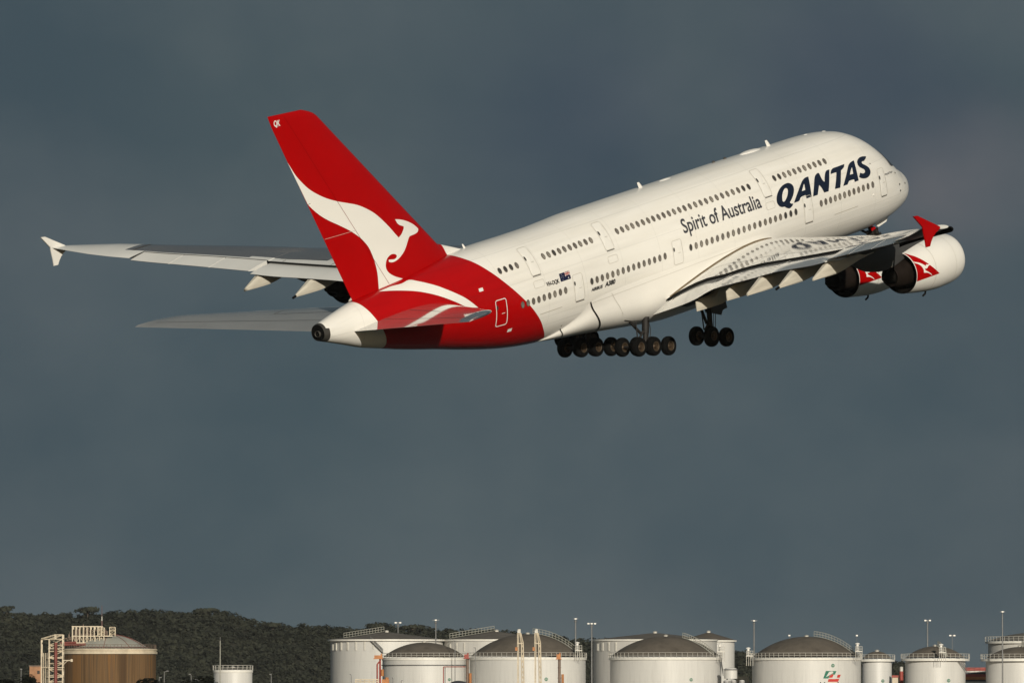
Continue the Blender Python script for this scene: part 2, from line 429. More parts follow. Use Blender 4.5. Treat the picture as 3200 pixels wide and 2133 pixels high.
# ------------------------------------------------------------------ storage tanks
def tank(cpx, rpx, d, py_rim, py_apex, label, style='rail', shell='tank', roofm='roof', over=6, rib=(), sign=None, ring2=None, group='white storage tanks', stair=None, walk=None):
    x = gx(cpx, d); r = rpx / FPX * d; zr = gz(py_rim, d); za = gz(py_apex, d)
    t = empty('storage_tank', (x, d, 0), label, 'tank', group)
    mb = MB(); mb.lathe([(0, r * 1.02), (.25, r * 1.02), (.25, r), (zr, r), (zr + .05, r * .995)], (0, 0, 0), (0, 0, 1), 96)
    mb.build('shell', G[shell], t, ang=25)
    H = za - zr; mb = MB(); prof = []
    if style == 'cone':
        prof = [(zr + .12 + H * s, (r + over / FPX * d) * (1 - s)) for s in (0, .25, .5, .75, .92)] + [(za, .01)]
    else:
        R = (r * r + H * H) / (2 * H)
        for i in range(13):
            q = r * .985 * (1 - i / 12); prof.append((zr + .1 + max(0, math.sqrt(max(0, R * R - q * q)) - (R - H)), max(q, .01)))
    mb.lathe(prof, (0, 0, 0), (0, 0, 1), 64); mb.build('roof', G[roofm], t, ang=30)
    ro = r + over / FPX * d
    mb = MB()
    if style == 'cone':
        mb.lathe([(zr - .22, r), (zr - .22, ro), (zr + .16, ro), (zr + .16, ro - .2)], (0, 0, 0), (0, 0, 1), 96)
        mb.build('eave_band', G['band'], t, ang=20)
    else:
        mb.lathe([(zr - .55, r), (zr - .55, ro), (zr - .1, ro), (zr - .1, r)], (0, 0, 0), (0, 0, 1), 96)
        mb.build('rim_walkway', G['band'], t, ang=20)
        mb = MB(); n = max(24, int(2 * math.pi * ro / 1.25))
        for i in range(n):
            a = 2 * math.pi * i / n; mb.tube((ro * math.cos(a), ro * math.sin(a), zr - .1), (ro * math.cos(a), ro * math.sin(a), zr + 1.0), .038, n=4)
        for h in (.5, 1.05):
            p = [(ro * math.cos(2 * math.pi * i / 72), ro * math.sin(2 * math.pi * i / 72), zr + h) for i in range(73)]
            mb.path(p, .036, n=4)
        mb.build('railing', G['rail'], t)
    for q in (ring2 or ()):
        z = gz(q, d); mb = MB(); mb.lathe([(z - .1, r), (z - .1, r + .22), (z + .1, r + .22), (z + .1, r)], (0, 0, 0), (0, 0, 1), 96)
        mb.build('wind_girder', G['ring'], t, ang=20)
    def surf(px, py, of=.06):
        dx = min(max(gx(px, d) - x, -r), r); return Vector((dx * (r + of) / r, -math.sqrt(max(0, r * r - dx * dx)) * (r + of) / r, gz(py, d)))
    for px, y0, y1, w in rib:
        mb = MB(); a = [surf(px - w / 2, y0, .18), surf(px + w / 2, y0, .18)]; b = [surf(px - w / 2, y1, .18), surf(px + w / 2, y1, .18)]
        ai = [surf(px - w / 2, y0, -.02), surf(px + w / 2, y0, -.02)]; bi = [surf(px - w / 2, y1, -.02), surf(px + w / 2, y1, -.02)]
        mb.grid([[a[0], a[1], ai[1], ai[0]], [b[0], b[1], bi[1], bi[0]]], cu=True, cap0=True, cap1=True); mb.build('overflow_vent', G['rail'], t, smooth=False)
    if sign:
        px, py, q = sign; mb = MB(); mb.poly([surf(px + q * math.cos(a), py + q * math.sin(a)) for a in np.linspace(0, 6.283, 19)[:-1]]); s_ = mb.build('tank_number_sign', G['green'], t, smooth=False)
        mb = MB(); mb.poly([surf(px + sx * q * .62, py + sy * q * .42, .09) for sx, sy in ((-1, -1), (1, -1), (1, 1), (-1, 1))]); mb.build('sign_panel', G['rail'], s_, smooth=False)
        mb = MB()
        mb.poly([surf(px + a * q, py + b * q, .12) for a, b in ((-.45, -.25), (.45, -.25), (.45, -.1), (-.1, -.1), (-.1, .05), (.45, .05), (.45, .28), (-.45, .28), (-.45, .14), (.2, .14), (.2, .12), (-.45, .12))])
        mb.build('sign_number', G['green'], s_, smooth=False)
    if stair:
        p = [surf(a, b, .5) for a, b in seg2(stair[0], stair[1], 10)]; mb = MB()
        for h in (0, .9): mb.path([q + Vector((0, 0, h)) for q in p], .07, n=4)
        for q in p: mb.tube(q, q + Vector((0, 0, .9)), .05, n=4)
        for a, b in zip(p[:-1], p[1:]): mb.add([a + Vector((0, -.3, 0)), a + Vector((0, .3, 0)), b + Vector((0, .3, 0)), b + Vector((0, -.3, 0))], [(0, 1, 2, 3)])
        mb.build('stairway', G['steel'], t, smooth=False)
    if walk:                      # roof walkway with handrails from the rim to the apex
        a0 = R_(walk[0]); s0, s1 = walk[1]; mb = MB(); R = (r * r + H * H) / (2 * H) if style != 'cone' else 0; P = []
        for i in range(15):
            q = (s0 + (s1 - s0) * i / 14) * r
            z = (zr + .1 + math.sqrt(R * R - q * q) - (R - H)) if R else zr + .12 + H * (1 - q / ro)
            P.append(Vector((q * math.cos(a0), q * math.sin(a0), z + .15)))
        for h in (0, .55, 1.1): mb.path([p + Vector((0, 0, h)) for p in P], .06, n=4)
        for p in P: mb.tube(p, p + Vector((0, 0, 1.1)), .05, n=4)
        side = Vector((-math.sin(a0), math.cos(a0), 0)) * .4
        for p, q in zip(P[:-1], P[1:]): mb.add([p - side, p + side, q + side, q - side], [(0, 1, 2, 3)])
        mb.build('roof_walkway', G['dome'], t, smooth=False)
    # vents and hatches on the roof
    mb = MB(); hz = za - .1
    mb.lathe([(hz - .2, .45), (hz + .35, .45), (hz + .45, .6), (hz + .6, .1)], (0, 0, 0), (0, 0, 1), 12)
    mb.build('roof_vent', G['rail'], t, ang=30)
    t['_'] = 0; del t['_']
    return t, surf
def seg2(p, q, n): return [(p[0] + (q[0] - p[0]) * i / n, p[1] + (q[1] - p[1]) * i / n) for i in range(n + 1)]
ribsA = [(1041, 2011, 2031, 5), (1052, 2007, 2031, 5), (1068.5, 2004, 2031, 5), (1089, 2003, 2031, 5), (1115, 2003, 2031, 4), (1142, 2003, 2031, 3.5), (1170, 2003, 2028, 3)]
TB, TF = 2080, 2000
tA = tank(1209, 176, TB, 1999, 1974, 'largest white tank with low grey cone roof, at the left end of the group', 'cone', 'tank', 'roof2', 9, ribsA, walk=(215, (.92, .06)), stair=((1162, 2001), (1200, 2040)))
tB = tank(1552, 164, TB, 1999, 1972, 'wide white cone roofed tank rising between the two front domed tanks', 'cone', 'tank2', 'roof2', 4, [(1408, 2010, 2030, 4), (1428, 2008, 2032, 4), (1452, 2008, 2034, 3)], walk=(200, (.95, .05)))
tC = tank(1326, 131, TF, 2054, 2007, 'front domed white tank with a dark girder line, left of the twin cream lattice towers', 'rail', over=2, ring2=(2077,), sign=(1404.6, 2122, 4.5))
tD = tank(1649, 181, TF, 2053, 1981, 'front domed white tank standing behind the twin cream lattice towers', 'rail', over=3, sign=(1706, 2121, 5.5), walk=(-25, (.96, .1)))
tE = tank(2047, 193, TB, 1999, 1977, 'wide cone roofed white tank behind the front domed tank at the middle right', 'cone', 'tank2', 'roof2', 4, [(1867, 2010, 2032, 4), (1882, 2007, 2032, 5), (1901, 2006, 2032, 4.5), (1923, 2006, 2034, 3.5)])
tF = tank(2214, 81, TB + 25, 2001, 1975, 'narrow tall white tank with a brown cone roof standing right behind the middle domed tank', 'cone', 'tank', 'roof', 7)
tG = tank(2080, 174, TF, 2053, 1988, 'front domed white tank with no logo, before the wide cone roofed tank', 'rail', over=4, sign=(2156, 2122.5, 5), walk=(-30, (.97, .35)), stair=((2243, 2058), (2252, 2110)))
tH = tank(2520, 170, TF, 2054, 1989, 'front domed white tank bearing a green and red logo', 'rail', over=4, sign=(2596.5, 2078.5, 5.5), walk=(-25, (.97, .15)))
tI = tank(2740, 46, TF + 40, 2058, 2035, 'narrow white tank tucked behind the right side of the tank with the logo', 'rail', over=10, sign=(2756, 2126, 5))
tJ = tank(2922, 94, TF, 2056, 2019, 'middle sized domed white tank with a diagonal stairway on its right side', 'rail', over=13, sign=(2959, 2125, 5.5), stair=((2982, 2060), (3013, 2098)), walk=(-70, (.95, .2)))
tK = tank(3186, 106, TF, 2057, 2021, 'domed white tank cut off by the right edge of the picture', 'rail', over=16, walk=(-60, (.5, .1)))
tL = tank(3240, 153, TB, 2002, 1976, 'tall white tank with a bracketed rim behind the domed tank at the right edge', 'rail', 'tank2', 'roof2', 9)
tW = tank(728.5, 60.5, TF, 2092, 2087, 'small flat topped white tank standing alone left of the tank group', 'rail', over=2)
# logo and lettering of the terminal on the tank
t, surf = tH
for lp, m in (([(1405, 820), (1545, 822), (1522, 868), (1480, 862), (1455, 885), (1437, 918), (1370, 918)], 'green'), ([(1452, 888), (1480, 864), (1508, 868), (1490, 906), (1443, 910)], 'logo_red'),
              ([(1560, 870), (1603, 868), (1585, 908), (1550, 906)], 'logo_red'), ([(1440, 925), (1583, 922), (1565, 962), (1428, 962)], 'logo_red')):
    bmx = MB(); pp = [(2240 + a / 4.202, 1900 + b / 4.202) for a, b in lp]; bmx.poly([surf(a, b, .07) for a, b in pp]); bmx.build('logo_shape', G[m], t, smooth=False)
cu = bpy.data.curves.new('tmp', 'FONT'); cu.body = 'Vopak'; cu.offset = .02
ob = bpy.data.objects.new('tmp', cu); COL.objects.link(ob); dg = bpy.context.evaluated_depsgraph_get(); dg.update()
me = bpy.data.meshes.new_from_object(ob.evaluated_get(dg)); bpy.data.objects.remove(ob); bpy.data.curves.remove(cu)
u1 = max(v.co.x for v in me.vertices); v1 = max(v.co.y for v in me.vertices)
for v in me.vertices: v.co = surf(2556 + v.co.x / u1 * 68, 2130 + 22 * (1 - v.co.y / v1), .08)
me.name = 'terminal_lettering'; me.materials.append(G['ink']); ob = bpy.data.objects.new('terminal_lettering', me); COL.objects.link(ob); ob.parent = t

# the rust brown gas tank with its pale dome and pipework
def streaks():
    m = bpy.data.materials.new('rust_streaked_concrete'); m.use_nodes = True
    t = m.node_tree; b = t.nodes['Principled BSDF']; b.inputs['Roughness'].default_value = .9; b.inputs['Specular IOR Level'].default_value = .15
    c = t.nodes.new('ShaderNodeTexCoord'); g = t.nodes.new('ShaderNodeMapping'); g.inputs['Scale'].default_value = (1, 1, .025); t.links.new(c.outputs['Object'], g.inputs[0])
    n = t.nodes.new('ShaderNodeTexNoise'); n.inputs['Scale'].default_value = .36; n.inputs['Detail'].default_value = 6; n.inputs['Roughness'].default_value = .6; t.links.new(g.outputs[0], n.inputs['Vector'])
    r = t.nodes.new('ShaderNodeValToRGB'); e = r.color_ramp.elements
    e[0].position = .30; e[0].color = (.055, .032, .018, 1); e[1].position = .72; e[1].color = (.23, .105, .034, 1)
    q = e.new(.42); q.color = (.095, .058, .030, 1); q = e.new(.48); q.color = (.155, .092, .044, 1); q = e.new(.53); q.color = (.10, .066, .038, 1); q = e.new(.60); q.color = (.18, .095, .036, 1); q = e.new(.65); q.color = (.12, .075, .042, 1)
    t.links.new(n.outputs['Fac'], r.inputs[0]); t.links.new(r.outputs[0], b.inputs['Base Color'])
    return m
TR = 2100
x = gx(341, TR); r = 147 / FPX * TR; zr = gz(2028, TR); za = gz(1985, TR)
gt_ = empty('gas_tank', (x, TR, 0), 'rust brown streaked gas tank with a pale domed roof and pipework on top', 'tank')
mb = MB(); mb.lathe([(0, r), (zr - 1.0, r)], (0, 0, 0), (0, 0, 1), 96); mb.build('shell', streaks(), gt_)
mb = MB(); mb.lathe([(zr - 1.05, r), (zr - 1.05, r + .35), (zr - .55, r + .35), (zr - .45, r + .1), (zr - .25, r + .1), (zr - .2, r + .3), (zr + .1, r + .3), (zr + .2, r * .93), (zr + .3, r * .84)], (0, 0, 0), (0, 0, 1), 96)
mb.build('rim_band', G['cream'], gt_, ang=25)
H = za - zr; rd = r * .845; Rr = (rd * rd + H * H) / (2 * H)
mb = MB(); mb.lathe([(zr + .25 + math.sqrt(Rr * Rr - (rd * s) ** 2) - (Rr - H), max(.01, rd * s)) for s in np.linspace(1, 0, 12)], (0, 0, 0), (0, 0, 1), 64); mb.build('dome_roof', G['dome'], gt_, ang=60)
mb = MB(); dz = lambda q: zr + .32 + math.sqrt(Rr * Rr - q * q) - (Rr - H)
for a in (-20, -55, -95, 15): mb.path([(q * math.cos(R_(a)), q * math.sin(R_(a)), dz(q)) for q in np.linspace(rd * .99, .6, 8)], .06, n=5)
mb.path([(rd * 1.02 * math.cos(a), rd * 1.02 * math.sin(a), zr + .55) for a in np.linspace(-math.pi, 0, 40)], .07, n=5)
mb.build('roof_pipe', G['redpipe'], gt_)
mb = MB(); n = 40
for i in range(n):
    a = -math.pi * i / n; mb.tube((r * math.cos(a), r * math.sin(a), zr + .1), (r * math.cos(a), r * math.sin(a), zr + 1.1), .05, n=4)
mb.path([(r * math.cos(-math.pi * i / 40), r * math.sin(-math.pi * i / 40), zr + 1.1) for i in range(41)], .05, n=4); mb.build('railing', G['rustcol'], gt_)

def lattice(mb, x0, x1, y0, y1, z0, z1, bays, w, diag=True, m=0):
    cs_ = [(x0, y0), (x1, y0), (x1, y1), (x0, y1)]
    for a, b in cs_: mb.box((a, b, (z0 + z1) / 2), (w, w, z1 - z0), m)
    for k in range(bays + 1):
        z = z0 + (z1 - z0) * k / bays
        for (a, b), (c, d) in zip(cs_, cs_[1:] + cs_[:1]): mb.tube((a, b, z), (c, d, z), w * .5, n=4, m=m)
        if diag and k < bays:
            zn = z0 + (z1 - z0) * (k + 1) / bays
            for i, ((a, b), (c, d)) in enumerate(zip(cs_, cs_[1:] + cs_[:1])):
                if (k + i) % 2: mb.tube((a, b, z), (c, d, zn), w * .32, n=4, m=m)
                else: mb.tube((c, d, z), (a, b, zn), w * .32, n=4, m=m)
# pipe rack on the dome
d0 = TR - r * .45
def P(px, py, d=d0): return gx(px, d) - x, d - TR, gz(py, d)
rack = MB()
xa, _, z1 = P(227, 1956); xb, _, z0 = P(318, 2012); 
zmid = P(0, 1986)[2]; zlo = P(0, 2007)[2]
for k in range(9):
    xx = xa + (xb - xa) * k / 8; y_ = d0 - TR
    for yy in (y_, y_ + 3.2): rack.box((xx, yy, (z1 + z0) / 2), (.22, .22, z1 - z0))
    rack.tube((xx, y_, z1), (xx, y_ + 3.2, z1), .09, n=4)
    if k < 8: rack.tube((xx, y_ + 3.2, zmid if k % 2 else z1), (xx + (xb - xa) / 8, y_ + 3.2, z1 if k % 2 else zmid), .08, n=4); rack.tube((xx, y_, zlo if k % 2 else zmid), (xx + (xb - xa) / 8, y_, zmid if k % 2 else zlo), .07, n=4)
for z in (z1, zmid, zlo):
    for yy in (y_, y_ + 3.2): rack.box(((xa + xb) / 2, yy, z), (xb - xa + .3, .2, .22))
xc = P(336, 0)[0]; rack.box(((xb + xc) / 2, y_ - .6, zmid), (xc - xb + 2.6, 1.2, .2))
for px in (298, 312, 326): rack.box((P(px, 0)[0], y_ - 1, (zmid + zr) / 2), (.2, .2, zmid - zr))
lattice(rack, P(306, 0)[0], P(326, 0)[0], y_, y_ + 2, zmid, P(0, 1960)[2], 4, .16)
lattice(rack, P(342, 0)[0], P(359, 0)[0], y_ + 2, y_ + 3.5, P(0, 1990)[2], P(0, 1958)[2], 3, .16)
rack.build('pipe_rack', G['cream'], gt_, smooth=False)
mb = MB()
for i in range(60):
    px = rng.uniform(215, 335); py = rng.uniform(1968, 2018); xx, yy, zz = P(px, py); yy += rng.uniform(.3, 3); 
    if i % 2: mb.tube((xx, yy, zz - rng.uniform(.4, 1.6)), (xx, yy, zz + rng.uniform(.4, 1.6)), rng.uniform(.08, .2), n=6)
    else: mb.tube((xx - rng.uniform(.4, 1.8), yy, zz), (xx + rng.uniform(.4, 1.8), yy, zz), rng.uniform(.08, .22), n=6)
mb.build('valve_pipework', G['rustcol'], gt_)
mb = MB()
for k, py in enumerate((2008, 2014)): a = P(190, py); b = P(240 + 30 * k, py - 2); mb.tube((a[0], a[1] - 1.5, a[2]), (b[0], b[1] - 1.5, b[2]), .28, n=8)
mb.build('red_header_pipe', G['redpipe'], gt_)
# stair tower beside the tank
TS = 2070
st = empty('stair_tower', (gx(175, TS), TS, 0), 'cream lattice steel stair tower with a red riser pipe beside the rust brown tank', 'tower')
ox = gx(175, TS); Q = lambda px: gx(px, TS) - ox
mb = MB()
zt1 = gz(1996, TS); zt2 = gz(1982, TS); zb_ = 0
lattice(mb, Q(156), Q(198), -2.4, 2.4, 0, zt1, 14, .24)
for k in range(9):
    z = zt1 * k / 9; mb.box((Q(177), 0, z), (Q(201) - Q(153), 5.2, .16))
mb.build('frame', G['cream'], st, smooth=False)
mb = MB()
for a, b in ((156, 198),):
    for yy in (-2.4, 2.4): mb.tube((Q(131), yy, zt1 + .1), (Q(174), yy, zt2), .11, n=4); mb.tube((Q(156), yy, zt1), (Q(198), yy, zt2), .11, n=4); mb.tube((Q(174), yy, zt2), (Q(198), yy, zt2), .11, n=4); mb.box((Q(198), yy, (zt1 + zt2) / 2), (.25, .25, zt2 - zt1)); mb.box((Q(174), yy, (zt1 + zt2) / 2), (.25, .25, zt2 - zt1))
lattice(mb, Q(131), Q(156), -1.4, 2.4, 0, zt1, 3, .22, diag=False)
for px in (137, 143, 149): mb.box((Q(px), -1.0, zt1 * .42), (.14, .14, zt1 * .84))
mb.build('side_bay', G['cream'], st, smooth=False)
mb = MB()
for k in range(9):
    za_ = zt1 * k / 9; zc_ = zt1 * (k + 1) / 9; a, b = (Q(158), Q(196)) if k % 2 else (Q(196), Q(158))
    mb.add([(a, -1.6, za_), (a, -.6, za_), (b, -.6, zc_), (b, -1.6, zc_)], [(0, 1, 2, 3)]); mb.tube((a, -1.7, za_ + 1), (b, -1.7, zc_ + 1), .06, n=4)
mb.build('stair_flight', G['steel'], st, smooth=False)
mb = MB(); mb.tube((Q(177), -2.7, 0), (Q(177), -2.7, gz(2006, TS)), .38, n=10); mb.build('riser_pipe', G['redpipe'], st)
mb = MB(); zz = gz(2062, TS); mb.box((Q(213), -2.4, zz), (Q(228) - Q(198), .2, .2)); mb.tube((Q(198), -2.4, zz - 1.1), (Q(215), -2.4, zz), .08, n=4); mb.lathe([(-.3, .3), (.3, .3), (.35, 0)], (Q(226), -2.4, zz), (0, 0, 1), 10); mb.build('lamp_bracket', G['cream'], st, smooth=False)

# brick hut
TBk = 2150
bh = empty('brick_building', (gx(115, TBk), TBk, 0), 'small orange brick building behind the stair tower at the left', 'building')
w_ = (137 - 97) / FPX * TBk; h_ = gz(2081, TBk)
mb = MB(); mb.box((0, 0, h_ / 2), (w_, 5, h_)); mb.build('wall', G['brick'], bh, smooth=False)
mb = MB(); mb.box((0, 0, h_ + .12), (w_ + .3, 5.3, .24)); mb.build('roof', G['rustcol'], bh, smooth=False)
mb = MB(); mb.box((gx(123, TBk) - gx(115, TBk), -2.52, gz(2099, TBk)), (.6, .08, .8)); mb.build('window', G['glass'], bh, smooth=False)

# twin lattice towers in front of the domed tank
def arm_tower(px, label):
    d = 1890; t = empty('lattice_tower', (gx(px + 9, d), d, 0), label, 'tower', 'twin cream lattice towers')
    ox = gx(px + 9, d); q = lambda p: gx(p, d) - ox; zt = gz(1976, d); zk = gz(2009, d)
    mb = MB(); xl0, xl1 = q(px + 1), q(px + 5)
    lattice(mb, xl0, xl1, -.45, .45, 0, zt, 30, .12)
    mb.build('mast', G['cream'], t, smooth=False)
    mb = MB()
    for yy in (-.5, .5):
        mb.tube((q(px + 13), yy, zk), (q(px + 8), yy, zt), .13, n=5); mb.tube((q(px + 19), yy, zk), (q(px + 11), yy, zt), .13, n=5)
        mb.tube((q(px + 13), yy, zk), (q(px + 17), yy, 0), .13, n=5); mb.tube((q(px + 19), yy, zk), (q(px + 24), yy, 0), .13, n=5)
        mb.tube((q(px), yy, zk), (q(px + 20), yy, zk), .14, n=5)
        for k in range(16):
            s0, s1 = k / 16, (k + 1) / 16
            A_ = lambda s: (q(px + 13 + 4 * s), yy, zk * (1 - s)); B_ = lambda s: (q(px + 19 + 5 * s), yy, zk * (1 - s))
            mb.tube(A_(s0), B_(s1), .05, n=4); mb.tube(B_(s0), A_(s1), .05, n=4)
    mb.build('leaning_leg', G['cream'], t, smooth=False)
    mb = MB(); mb.box((q(px + 6), 0, zt + .25), (q(px + 11) - q(px + 1), 1.2, .5)); mb.tube((q(px + 6), 0, zt + .5), (q(px + 6), 0, zt + .8), .35, n=10); mb.build('head_sheave', G['rail'], t, smooth=False)
    mb = MB(); mb.box((q(px - 2), -.4, gz(2026, d)), (.5, .8, .75)); mb.build('control_box', G['orange'], t, smooth=False)
    mb = MB()
    for z in np.arange(1.0, zk * .45, 1.5): mb.box((q(px + 4), -.3, z), (q(px + 14) - q(px - 4), 1.2, .12)); mb.tube((q(px + 3), -.2, z), (q(px + 3), -.2, z + 1.5), .07, n=5)
    mb.build('work_platform', G['rustcol'], t, smooth=False)
    return t
arm_tower(1616, 'left one of the twin cream lattice towers before the domed tank'); arm_tower(1670, 'right one of the twin cream lattice towers before the domed tank')

# columns and pipes between the tanks
def column(px, py_top, w_px, d, label, colm, top=None, box=None):
    t = empty('pipe_column', (gx(px, d), d, 0), label, 'column', 'pipe columns between the tanks')
    zt = gz(py_top, d); w = w_px / FPX * d
    mb = MB(); mb.tube((0, 0, 0), (0, 0, zt), w / 2, n=12)
    for z in np.arange(1.5, zt, 2.2): mb.lathe([(z - .08, w * .5), (z - .08, w * .62), (z + .08, w * .62), (z + .08, w * .5)], (0, 0, 0), (0, 0, 1), 12)
    mb.build('riser', G[colm], t, ang=30)
    if top:
        a0, a1, b0, b1, mm = top; mb = MB(); mb.box((gx((a0 + a1) / 2, d) - gx(px, d), 0, gz((b0 + b1) / 2, d)), ((a1 - a0) / FPX * d, 1.2, (b1 - b0) / FPX * d)); mb.box((gx((a0 + a1) / 2, d) - gx(px, d), 0, gz(b1, d) - .1), ((a1 - a0 + 5) / FPX * d, 1.6, .18)); mb.tube((gx(a1 - 3, d) - gx(px, d), 0, gz(b1, d)), (gx(a1 - 3, d) - gx(px, d), 0, gz(b0 - 5, d)), .16, n=6); mb.build('valve_head', G[mm], t, smooth=False)
    if box:
        a0, a1, b0, b1, mm = box; mb = MB(); mb.tube((gx((a0 + a1) / 2, d) - gx(px, d), -.4, gz(b1, d)), (gx((a0 + a1) / 2, d) - gx(px, d), -.4, gz(b0, d)), (a1 - a0) / 2 / FPX * d, n=10); mb.build('orange_vessel', G[mm], t, ang=30)
    return t
column(1461, 2056, 9, 1925, 'grey riser column with a red head between the two front domed tanks', 'rustcol', (1451, 1465, 2043, 2054, 'redst'), (1465, 1474, 2102, 2140, 'orange'))
column(1748, 2058, 9, 1915, 'brown riser column with an orange head before the right part of the domed tank', 'rustcol', (1739, 1752, 2043, 2056, 'orange'), (1754, 1762, 2105, 2140, 'orange'))
column(1188, 2048, 6, 1930, 'red and orange valve column at the left edge of the front domed tank', 'redst', (1170, 1195, 2046, 2055, 'orange'), (1190, 1200, 2090, 2111, 'orange'))
mb = MB(); d = 1968; q = [(gx(a, d), d, gz(b, d)) for a, b in ((1186, 2066), (1179, 2074), (1179, 2140))]; mb.path(q, .18, n=6); tag(mb.build('bent_pipe', G['redst']), 'red bent pipe running down beside the valve column', 'pipe')
mb = MB(); d = 1970; q = [(gx(a, d), d, gz(b, d)) for a, b in ((1386, 2140), (1386, 2082), (1454, 2082))]; mb.path(q, .11, n=6); tag(mb.build('bent_pipe', G['redst']), 'thin red pipe crossing the front domed tank and turning down', 'pipe')
mb = MB(); d = 1971; q = [(gx(a, d), d, gz(b, d)) for a, b in ((1391, 2140), (1391, 2084))]; mb.path(q, .1, n=6); tag(mb.build('ladder_pipe', G['steel']), 'thin grey pipe beside the thin red pipe on the front domed tank', 'pipe')
# gantry of pipes low in front of the largest tank
mb = MB(); d = 1960
for k in range(6):
    px = 1112 + k * 14; mb.box((gx(px, d), d, gz(2122, d) / 2), (.2, .2, gz(2122, d)))
for py in (2122, 2128): mb.box((gx(1147, d), d, gz(py, d)), (gx(1184, d) - gx(1110, d), .5, .16)); mb.box((gx(1147, d), d + 1.5, gz(py - 1, d)), (gx(1184, d) - gx(1110, d), .2, .16))
tag(mb.build('pipe_gantry', G['cream'], smooth=False), 'low cream pipe gantry before the largest white tank', 'gantry')
mb = MB(); d = 1962; mb.box((gx(1205, d), d, gz(2124, d) - 2), (gx(1215, d) - gx(1192, d), 2, 4.4)); mb.tube((gx(1209, d), d, gz(2122, d)), (gx(1209, d), d, gz(2115, d)), .4, n=10)
tag(mb.build('pump_skid', G['orange'], smooth=False), 'orange pump skid at the foot of the red and orange valve column', 'pump')
# dark dome in front
mb = MB(); d = 1950; rr_ = 30 / FPX * d; zt = gz(2125, d)
mb.lathe([(0, rr_), (zt - rr_ * .5, rr_)] + [(zt - rr_ * .5 + rr_ * .5 * math.sin(a), rr_ * math.cos(a) + .01) for a in np.linspace(0, math.pi / 2, 8)], (gx(1433, d), d, 0), (0, 0, 1), 32)
tag(mb.build('small_dome', G['shade'], ang=60), 'small dark blue dome low before the front left domed tank', 'dome')
# small silos between tanks
def silo(px, rp, top, d, label, legs):
    t = empty('silo', (gx(px, d), d, 0), label, 'silo', 'small white silos'); zt = gz(top, d); r = rp / FPX * d
    z0 = gz(legs, d) if legs else 0
    mb = MB(); mb.lathe([(z0, r), (zt - .3, r), (zt, r * .8), (zt + .1, .05)], (0, 0, 0), (0, 0, 1), 32); mb.build('body', G['tank'], t, ang=40)
    mb = MB(); mb.lathe([(zt - .45, r), (zt - .45, r + .12), (zt - .25, r + .12), (zt - .25, r)], (0, 0, 0), (0, 0, 1), 32); mb.build('hoop', G['ring'], t, ang=20)
    if legs:
        mb = MB()
        for a in range(4): mb.tube((r * .8 * math.cos(a * 1.57 + .7), r * .8 * math.sin(a * 1.57 + .7), 0), (r * .8 * math.cos(a * 1.57 + .7), r * .8 * math.sin(a * 1.57 + .7), z0), .12, n=6)
        mb.build('leg', G['steel'], t)
    return t
silo(2283, 20.5, 2086, 1990, 'white silo on legs between the middle domed tank and the logo tank', 2119)
silo(2270, 9, 2124, 1975, 'left of three little white silos below the silo on legs', None); silo(2292, 9, 2124, 1975, 'middle of three little white silos below the silo on legs', None); silo(2318, 9, 2124, 1975, 'right of three little white silos below the silo on legs', None)
mb = MB(); d = 2020; mb.box((gx(2320, d), d, gz(2112, d) / 2), (gx(2337, d) - gx(2300, d), 5, gz(2112, d))); tag(mb.build('pump_house', G['cream'], smooth=False), 'low cream pump house beside the white silo on legs', 'building')
# red stack, sheds and stacked hull colours at the right
d = 2030; t = empty('stack', (gx(2816, d), d, 0), 'red column with a white cap left of the middle sized tank', 'stack')
rr_ = 6 / FPX * d; mb = MB(); mb.lathe([(0, rr_), (gz(2096, d), rr_)], (0, 0, 0), (0, 0, 1), 20); mb.build('shaft', G['redst'], t)
mb = MB(); mb.lathe([(gz(2096, d), rr_ * .9), (gz(2082, d), rr_ * .9), (gz(2081, d), .02)], (0, 0, 0), (0, 0, 1), 20); mb.build('cap', G['rail'], t, ang=40)
d = 2050; t = empty('shed', (gx(2795, d), d, 0), 'small cream shed with a red roof band right of the narrow tank', 'building')
w_ = 18 / FPX * d; mb = MB(); mb.box((0, 0, gz(2116, d) / 2), (w_, 5, gz(2116, d))); mb.build('wall', G['cream'], t, smooth=False)
mb = MB(); mb.box((0, 0, gz(2112, d)), (w_ + .2, 5.2, .5)); mb.build('roof_band', G['redst'], t, smooth=False)
d = 2120; t = empty('container_stack', (gx(3047, d), d, 0), 'red and orange painted port building with a white stripe between two right hand tanks', 'building')
w_ = 70 / FPX * d
for a, b, mm, nm, dd in ((2084, 2094.5, 'redst', 'roof_fascia', 6.2), (2094.5, 2099, 'rail', 'white_stripe', 6.0), (2099, 2105, 'shade', 'window_band', 5.6), (2105, 2113, 'redst', 'red_wall', 6.0), (2113, 2122, 'orange', 'orange_wall', 6.0), (2122, 2128, 'shade', 'dark_opening', 5.6), (2128, 2150, 'rail', 'base_wall', 6.0)):
    za_, zb_ = gz(b, d), gz(a, d); za_ = max(za_, 0)
    mb = MB(); mb.box((0, 0, (za_ + zb_) / 2), (w_, dd, zb_ - za_)); mb.build(nm, G[mm], t, smooth=False)
t['category'] = 'building'; t.name = 'port_building'
mb = MB(); mb.box((0, 0, gz(2150, d) / 2), (w_, 6.0, gz(2150, d))); mb.build('plinth', G['shade'], t, smooth=False)

